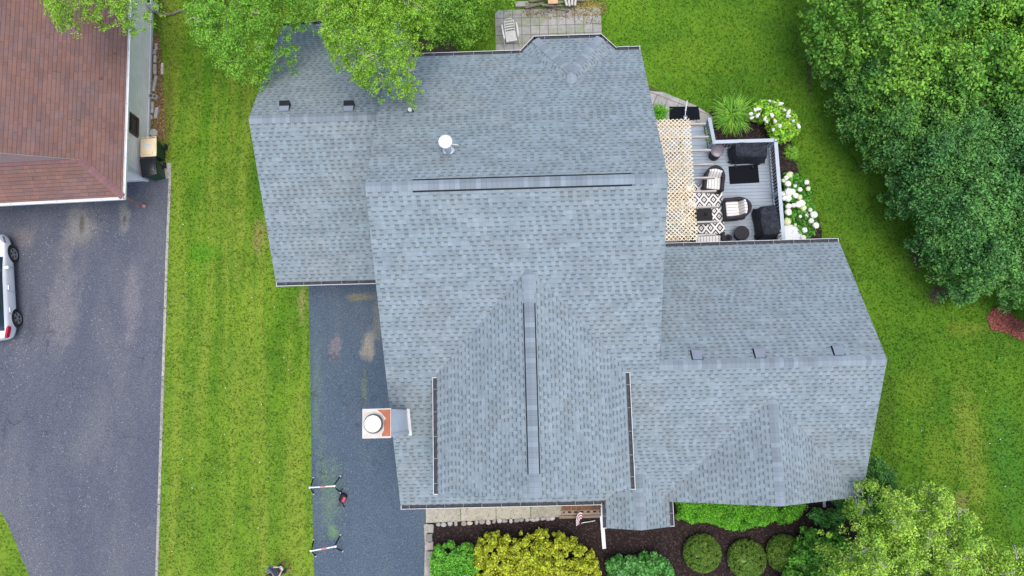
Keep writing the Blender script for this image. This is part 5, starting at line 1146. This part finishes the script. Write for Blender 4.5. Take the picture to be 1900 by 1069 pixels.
def bush(name, label, cat, poly, z0, z1, rclump, nclump, per, size, mat, seed=1, ground=True, D=None, group=None, asp=.5, zpx=None, trunk=None, twigs=0, barkmat=None, lower=.5, updir=.55, edge_in=.6, zn=.12, puff=.16, wave=.9):
    "poly in photo pixels, read at height zpx: the outline of the plant; heights dome from z0 at the rim to z1"
    rng = np.random.default_rng(seed); zpx = (z0+z1)/2 if zpx is None else zpx; W_ = poly_at(poly, zpx)
    P = sample(W_, nclump*3, rng); ed = edge_dist(P, W_); D = D or max(ed.max()*.8, .1)
    keep = ed > rclump*edge_in*rng.random(len(ed)); P = P[keep][:nclump]; ed = ed[keep][:nclump]
    t = np.clip(ed/D, 0, 1); zz = z0+(z1-z0)*np.sqrt(1-(1-t)**2)+rng.normal(0, zn*(z1-z0), len(P))
    wv = np.zeros(len(P))
    for _k in range(5):
        th = rng.random()*6.283; k_ = 6.283/wave*(.6+.9*rng.random()); wv += np.sin((P[:, 0]*np.cos(th)+P[:, 1]*np.sin(th))*k_+rng.random()*6.28)
    wv /= 2.2; zz = zz+wv*puff*(z1-z0)
    kp = wv > (-.95 if puff > .2 else -1.4); P = P[kp]; ed = ed[kp]; zz = zz[kp]
    cr = rclump*(.55+.75*rng.random(len(P)))*np.where(ed < rclump, .75, 1); C = np.stack([P[:, 0], P[:, 1], zz], 1)
    lo = rng.random(len(P)) < lower; C2 = C[lo].copy(); C2[:, 2] -= (z1-z0)*.35; C2 = np.concatenate([C, C2]); r2 = np.concatenate([cr, cr[lo]*1.1])
    cx, cy = (P.mean(0) if trunk is None else np.array(trunk[:2])); base = (float(cx), float(cy), 0)
    o = empty(name, base, 0, label, cat, group)
    leaves_mesh('crown' if trunk is not None else 'foliage', C2, r2, per, size, mat, o, base, seed, asp, updir=updir)
    b = MB(base); tb = Vector((float(cx), float(cy), 0)); bm_ = barkmat or M['bark']
    if trunk is not None:
        hgt = trunk[2]; fork = tb+Vector((0, 0, hgt)); b.tube([tb, tb+Vector((.05, .02, hgt*.5)), fork], [trunk[3], trunk[3]*.8, trunk[3]*.65], 10); pick = rng.choice(len(C), min(26, len(C)), replace=False)
        for i in pick:
            c = Vector(C[i]); m1 = fork.lerp(c, .5)+Vector((0, 0, .1*abs(z1-z0))); b.tube([fork, m1, c], [trunk[3]*.38, trunk[3]*.2, .012], 6, cap=False)
        b.build('trunk', bm_, o, True)
    else:
        for i in rng.choice(len(C), min(10, len(C)), replace=False): c = Vector(C[i]); b.tube([tb+Vector((random.uniform(-.05, .05), random.uniform(-.05, .05), 0)), tb.lerp(c, .5)+Vector((0, 0, .05)), c], [.02, .015, .006], 5, cap=False)
        b.build('stem', bm_, o)
    if twigs:
        b = MB(base)
        for i in rng.choice(len(C), min(twigs, len(C)), replace=False):
            c = Vector(C[i])+Vector((0, 0, float(cr[i])*.7)); L = rclump*1.6; a = rng.random()*6.28
            for k in range(3):
                aa = a+rng.normal()*.7; e = c+Vector((math.cos(aa)*L, math.sin(aa)*L, rng.normal()*.05)); b.tube([c, c.lerp(e, .5)+Vector((0, 0, .03)), e], [.011, .008, .004], 4, cap=False)
        b.build('twig', M['twig'], o)
    return o, C
# big hedge-wood on the right, four crowns one can tell apart by leaf
bush('broadleaf_tree', 'tall tree with large lime green leaves at the upper right corner', 'tree', [(1500, -60), (1478, 22), (1492, 60), (1488, 95), (1515, 150), (1545, 150), (1580, 215), (1640, 250), (1680, 220), (1730, 270), (1780, 250), (1820, 285), (1880, 230), (2010, 240), (2010, -60)], 1.6, 4.6, .38, 760, 66, .125, M['leaf_hedge'], 31, puff=.14, wave=1.6, trunk=(*at(1700, 60, 0)[:2], 2.2, .16), D=1.6, asp=.62, zpx=2.2)
bush('shrub_tree', 'bushy tree with small dark green leaves between the lime tree and the lawn', 'tree', [(1490, 90), (1500, 140), (1528, 190), (1550, 218), (1548, 250), (1580, 272), (1600, 300), (1618, 315), (1650, 330), (1730, 330), (1800, 300), (1800, 220), (1700, 160), (1560, 140)], 1.0, 3.6, .34, 440, 80, .105, M['leaf_edge'], 32, puff=.14, wave=1.6, trunk=(*at(1660, 240, 0)[:2], 1.8, .12), D=1.2, zpx=1.5)
bush('thicket_tree', 'dense dark green tree in the middle of the right hand thicket', 'tree', [(1600, 290), (1625, 320), (1636, 350), (1650, 390), (1672, 430), (1700, 470), (1760, 480), (1850, 440), (2010, 430), (2010, 150), (1850, 180), (1740, 230)], 1.1, 4.1, .38, 760, 80, .105, M['leaf_dark'], 33, puff=.14, wave=1.6, trunk=(*at(1800, 330, 0)[:2], 2.2, .15), D=1.3, zpx=1.7)
bush('hedge_tree', 'dark green shrubby tree overhanging the red mulch', 'tree', [(1690, 440), (1695, 470), (1712, 492), (1720, 515), (1742, 530), (1748, 552), (1775, 562), (1810, 555), (1832, 552), (1868, 560), (1895, 590), (1925, 620), (2010, 640), (2010, 400), (1850, 400), (1760, 420)], .8, 3.4, .34, 560, 80, .10, M['leaf_dark'], 34, puff=.14, wave=1.6, trunk=(*at(1850, 500, 0)[:2], 1.6, .12), D=1.1, zpx=1.3)
# trees over the garage roof
bush('leafy_tree', 'mid green tree hanging over the upper left corner of the garage roof', 'tree', [(345, -80), (362, 20), (360, 60), (372, 90), (385, 110), (410, 118), (430, 140), (450, 150), (470, 150), (495, 120), (520, 105), (545, 88), (540, 60), (575, 45), (620, 50), (640, 0), (640, -80)], 5.4, 7.2, .20, 950, 58, .060, M['leaf_mid'], 41, edge_in=.15, twigs=14, trunk=(*at(470, -60, 0)[:2], 3.6, .2), D=1.0, zpx=6.0, puff=.19, wave=.9, zn=.1)
bush('lime_tree', 'bright lime green tree reaching over the valley between garage and main roof', 'tree', [(590, -80), (600, 20), (598, 80), (612, 105), (640, 130), (660, 140), (690, 160), (702, 174), (716, 155), (728, 162), (745, 180), (758, 160), (772, 140), (766, 105), (780, 70), (800, 50), (810, -80)], 8.2, 10.2, .18, 1050, 52, .055, M['leaf_lime'], 42, edge_in=.15, trunk=(*at(700, -40, 0)[:2], 6.0, .2), D=.9, zpx=9.0, puff=.19, wave=.8, twigs=55, zn=.1)
bush('back_tree', 'green tree behind the main roof left of the back patio', 'tree', [(740, -80), (770, 40), (790, 75), (810, 92), (835, 84), (850, 92), (872, 88), (890, 60), (905, 40), (900, 10), (940, -10), (940, -80)], 2.4, 4.6, .32, 300, 80, .075, M['leaf_mid'], 43, trunk=(*at(830, -10, 0)[:2], 2.0, .14), D=.9, zpx=3.2)
bush('overhanging_branch_tree', 'lime sprigs of a tree hanging in from the top edge near the patio', 'tree', [(862, -90), (870, 2), (890, 8), (905, 20), (925, 12), (945, 14), (952, 4), (965, -90)], 4.5, 5.6, .22, 60, 60, .06, M['leaf_lime'], 44, trunk=(*at(900, -100, 0)[:2], 3.4, .1), D=.5, zpx=5.0, lower=.2)
bush('corner_tree', 'lime green tree spreading over the brown shingle roof at the upper left', 'tree', [(70, -90), (88, 15), (92, 38), (108, 50), (124, 56), (145, 42), (150, 30), (178, 30), (190, 38), (205, 28), (225, 42), (243, 38), (262, 22), (275, 8), (275, -90)], 6.4, 8.0, .18, 460, 46, .060, M['leaf_lime'], 45, edge_in=.15, trunk=(*at(190, -110, 0)[:2], 4.4, .16), D=.8, zpx=7.2, twigs=14)
# lower right
bush('pale_tree', 'pale yellow-green tree right of the wing roof corner at the bottom', 'tree', [(1605, 900), (1622, 898), (1650, 905), (1668, 930), (1690, 920), (1710, 902), (1735, 897), (1755, 905), (1765, 935), (1788, 948), (1778, 975), (1790, 1000), (1795, 1030), (1790, 1180), (1560, 1180), (1540, 1060), (1548, 1000), (1570, 975), (1600, 960)], 3.2, 5.2, .21, 880, 46, .085, M['leaf_pale'], 46, edge_in=.15, trunk=(*at(1690, 1020, 0)[:2], 2.2, .14), D=1.0, zpx=4.2, puff=.34, wave=1.0, twigs=80, asp=.42, zn=.14)
bush('pale_tree', 'pale yellow-green tree cut off by the bottom right corner', 'tree', [(1795, 1045), (1815, 1015), (1850, 1008), (1880, 1012), (1930, 1020), (1960, 1180), (1780, 1180)], 3.0, 4.6, .30, 240, 62, .085, M['leaf_pale'], 47, trunk=(*at(1870, 1110, 0)[:2], 2.0, .12), D=.8, zpx=4.0, twigs=24, asp=.42)
bush('evergreen_shrub', 'dark green upright shrub beside the right corner of the wing roof', 'shrub', [(1598, 850), (1612, 845), (1628, 850), (1645, 875), (1655, 905), (1640, 935), (1590, 960), (1540, 960), (1545, 915), (1590, 905)], .6, 1.9, .18, 260, 55, .075, M['leaf_yew'], 48, D=.6, zpx=1.0, lower=.8)
bush('leafy_shrub', 'mid green hydrangea-leaved shrub between the round bushes and the pale tree', 'shrub', [(1478, 990), (1500, 978), (1520, 992), (1545, 990), (1575, 1000), (1610, 1030), (1620, 1100), (1450, 1110), (1446, 1062), (1462, 1040), (1468, 1015)], .5, 1.3, .17, 230, 50, .10, M['leaf_shade'], 49, D=.5, zpx=.8, asp=.75, lower=.8)
bush('sprawling_shrub', 'thin sprawling green plant below the white downspout', 'shrub', [(1495, 950), (1515, 942), (1535, 950), (1560, 945), (1570, 960), (1550, 985), (1520, 975), (1505, 970)], .2, .6, .11, 55, 26, .085, M['leaf_varieg'], 50, D=.3, zpx=.4, asp=.7)
# front bed
bush('low_hedge', 'bright green low hedge growing under the wing gable eave', 'hedge', [(1250, 918), (1254, 945), (1258, 962), (1280, 972), (1300, 968), (1330, 975), (1352, 982), (1375, 986), (1392, 978), (1412, 980), (1435, 968), (1460, 972), (1480, 962), (1500, 948), (1500, 918)], .45, 1.0, .13, 700, 46, .055, M['leaf_ground'], 51, D=.5, zpx=.8, lower=.9)
bush('bright_shrub', 'bright green shrub at the driveway end of the front bed', 'shrub', [(800, 1030), (812, 1008), (822, 1012), (836, 1004), (848, 1012), (862, 1005), (875, 1015), (886, 1035), (890, 1075), (880, 1130), (810, 1130), (798, 1060)], .35, 1.1, .14, 260, 50, .075, M['leaf_bright'], 52, D=.5, zpx=.7, lower=.8)
bush('golden_shrub', 'golden yellow shrub, the smaller left one touching the bright green shrub', 'shrub', [(880, 1015), (892, 1000), (888, 990), (908, 985), (925, 990), (945, 990), (965, 1000), (975, 1040), (970, 1130), (890, 1130), (884, 1070)], .4, 1.2, .115, 330, 38, .08, M['leaf_gold'], 53, puff=.3, wave=.5, D=.5, zpx=.8, lower=.8, group='golden shrubs in the front bed')
bush('golden_shrub', 'golden yellow shrub, the wide right one reaching toward the downspout', 'shrub', [(955, 1000), (965, 988), (985, 992), (1005, 985), (1030, 992), (1055, 990), (1075, 1005), (1092, 1020), (1108, 1035), (1115, 1069), (1110, 1130), (960, 1130)], .45, 1.4, .12, 560, 38, .08, M['leaf_gold'], 54, puff=.3, wave=.5, D=.55, zpx=.9, lower=.8, group='golden shrubs in the front bed')
bush('blue_green_shrub', 'blue-green leafy shrub right of the golden shrubs', 'shrub', [(1125, 1045), (1140, 1030), (1165, 1026), (1190, 1032), (1212, 1024), (1235, 1035), (1250, 1055), (1248, 1110), (1130, 1110)], .35, 1.0, .13, 230, 44, .08, M['leaf_varieg'], 55, D=.45, zpx=.7, asp=.7, lower=.8)
def ball(px, py, r, h, label, seed):
    q = at(px, py, h*.6); rng = np.random.default_rng(seed); o = empty('clipped_boxwood', (q[0], q[1], 0), 0, label, 'shrub', 'clipped round bushes in the front bed')
    n = 520; g = rng.normal(size=(n, 3)); g[:, 2] = np.abs(g[:, 2])-.15; g /= np.linalg.norm(g, axis=1)[:, None]; C = np.array([q[0], q[1], h*.35])+g*np.array([r*.9, r*.9, h*.6])
    leaves_mesh('foliage', C, np.full(n, .07), 38, .038, M['leaf_box'], o, (q[0], q[1], 0), seed, .55, updir=.3); b = MB(); b.lathe((0, 0, 0), [(r*.6, .05), (r*.72, .3*h), (r*.6, .65*h), (0, .8*h)], 16); b.tube([(0, 0, 0), (0, 0, .3)], .03, 6); b.build('stem', M['leaf_box'], o)
ball(1305, 1028, .73, .85, 'round clipped boxwood, leftmost of the three in the mulch', 61); ball(1388, 1039, .74, .85, 'round clipped boxwood in the middle of the three', 62); ball(1458, 1028, .70, .8, 'round clipped boxwood partly covered by the leafy shrub', 63)
# ornamental grasses
def tuft(px, py, r, h, n, label, seed, mat=None, wid=.022, name='ornamental_grass'):
    q = at(px, py, 0); rng = np.random.default_rng(seed); o = empty(name, (q[0], q[1], 0), 0, label, 'ornamental grass'); a = rng.random(n)*6.283; L = r*(.35+.7*rng.random(n)); H = h*(.5+.6*rng.random(n)); b0 = rng.normal(0, r*.10, (n, 2)); qs = []; ts = [0, .3, .6, .85, 1]
    def pt(t): return np.stack([q[0]+b0[:, 0]+np.cos(a)*L*t**1.4, q[1]+b0[:, 1]+np.sin(a)*L*t**1.4, H*(1-(1-t*1.25)**2)/(1)], 1)
    S = np.stack([-np.sin(a), np.cos(a), np.zeros(n)], 1)
    for t0, t1 in zip(ts, ts[1:]):
        w0, w1 = wid*(1-t0*.8), wid*(1-t1*.8); A, Bp = pt(t0), pt(t1); qs.append(np.stack([A-S*w0, A+S*w0, Bp+S*w1, Bp-S*w1], 1))
    V = np.stack(qs, 1).reshape(-1, 4, 3); quads('blades', V, mat or M['leaf_grass'], o, (q[0], q[1], 0)); b = MB(); b.lathe((0, 0, 0), [(r*.14, 0), (r*.12, .1), (0, .14)], 10); b.build('crown', M['bark'], o)
tuft(1352, 222,   .90, .75, 900, 'large arching ornamental grass clump beside the deck stairs', 71); tuft(1466, 286, .36, .3, 260, 'small spiky grass clump in the mulch right of the deck rail', 72); tuft(1222, 214, .42, .4, 240, 'green grass clump poking out beside the paved path', 73, M['leaf_ground'])
# hydrangeas
def florets(o, base, spots, mat, cone=False, seed=1):
    bm = bmesh.new(); bmesh.ops.create_icosphere(bm, subdivisions=3, radius=1); rr = random.Random(seed)
    for v in bm.verts: v.co *= 1+rr.uniform(-.10, .10)
    if cone:
        for v in bm.verts: t = (v.co.z+1)/2; v.co.x *= 1.1-.75*t; v.co.y *= 1.1-.75*t; v.co.z *= 1.5
    me = bpy.data.meshes.new('flower_head'); bm.to_mesh(me); bm.free(); me.materials.append(mat)
    for x, y, z, r in spots:
        f = bpy.data.objects.new('flower_head', me); col.objects.link(f); f.parent = o; f.location = (x-base[0], y-base[1], z); f.scale = (r, r, r*(.8 if not cone else 1.0))
        if cone: f.rotation_euler = (rr.uniform(-.5, .5)-.4, rr.uniform(.2, .8), rr.random()*6)
        else: f.rotation_euler = (rr.uniform(-.3, .3), rr.uniform(-.3, .3), rr.random()*6)
o, C = bush('panicle_hydrangea', 'lime leaved hydrangea with pointed white blooms above the deck corner', 'hydrangea', [(1392, 210), (1398, 192), (1418, 186), (1440, 188), (1460, 198), (1470, 212), (1485, 230), (1480, 250), (1462, 262), (1445, 265), (1432, 250), (1425, 228), (1405, 222)], .35, 1.0, .14, 190, 34, .10, M['leaf_panicle'], 81, D=.4, zpx=.8, asp=.65, lower=.8)
fl = [(1428, 188), (1436, 190), (1449, 192), (1401, 203), (1408, 202), (1393, 211), (1396, 218), (1407, 213), (1432, 213), (1420, 219), (1423, 226), (1438, 224), (1456, 204), (1464, 207), (1464, 215), (1472, 224), (1482, 233), (1447, 234), (1435, 241)]
florets(o, o.location, [(*at(x, y, 1.25)[:2], 1.22, .075+.02*((i*7) % 3)/2) for i, (x, y) in enumerate(fl)], M['petal'], True, 3)
o, C = bush('mophead_hydrangea', 'hydrangea with big round white blooms right of the deck rail', 'hydrangea', [(1452, 322), (1470, 318), (1490, 332), (1505, 350), (1505, 368), (1512, 390), (1520, 420), (1505, 440), (1480, 450), (1462, 440), (1455, 400), (1453, 350)], .3, .9, .13, 230, 36, .11, M['leaf_hyd'], 82, D=.35, zpx=.7, asp=.75, lower=.8)
fl = [(1466, 325, 7), (1458, 331, 4.5), (1462, 341, 6), (1476, 344, 3.5), (1496, 339, 4.5), (1500, 350, 4.5), (1485, 351, 4.5), (1463, 357, 8), (1470, 356, 6), (1477, 363, 5.5), (1484, 366, 5), (1462, 368, 6.5), (1488, 377, 7), (1481, 380, 6), (1463, 383, 5.5), (1491, 386, 6), (1462, 394, 6.5), (1503, 390, 4), (1497, 397, 6), (1509, 399, 6.5), (1461, 411, 7), (1506, 409, 5), (1513, 419, 6), (1493, 427, 5), (1455, 359, 5), (1454, 335, 4), (1473, 381, 4.5), (1491, 441, 5.5), (1484, 402, 3), (1455, 368, 4.5), (1476, 417, 3)]
florets(o, o.location, [(*at(x, y, 1.12)[:2], 1.12+.05*((i*5) % 3-1), r/48*1.02) for i, (x, y, r) in enumerate(fl) if i % 5], M['petal'], False, 4)
florets(o, o.location, [(*at(x, y, 1.12)[:2], 1.10, r/48*1.0) for i, (x, y, r) in enumerate(fl) if i % 5 == 0], M['petal_green'], False, 5)
# sprinkler-like sprig on the far right lawn
q = at(1853, 664, 0); o = empty('young_plant', (q[0], q[1], 0), 0, 'tiny young plant with a white tag alone on the right lawn', 'plant'); leaves_mesh('leaves', [(q[0], q[1], .1)], [.1], 40, .08, M['leaf_ground'], o, (q[0], q[1], 0), 5); b = MB(); b.box(-.02, .02, -.002, .002, 0, .22); b.build('plant_tag', M['whitevent'], o)
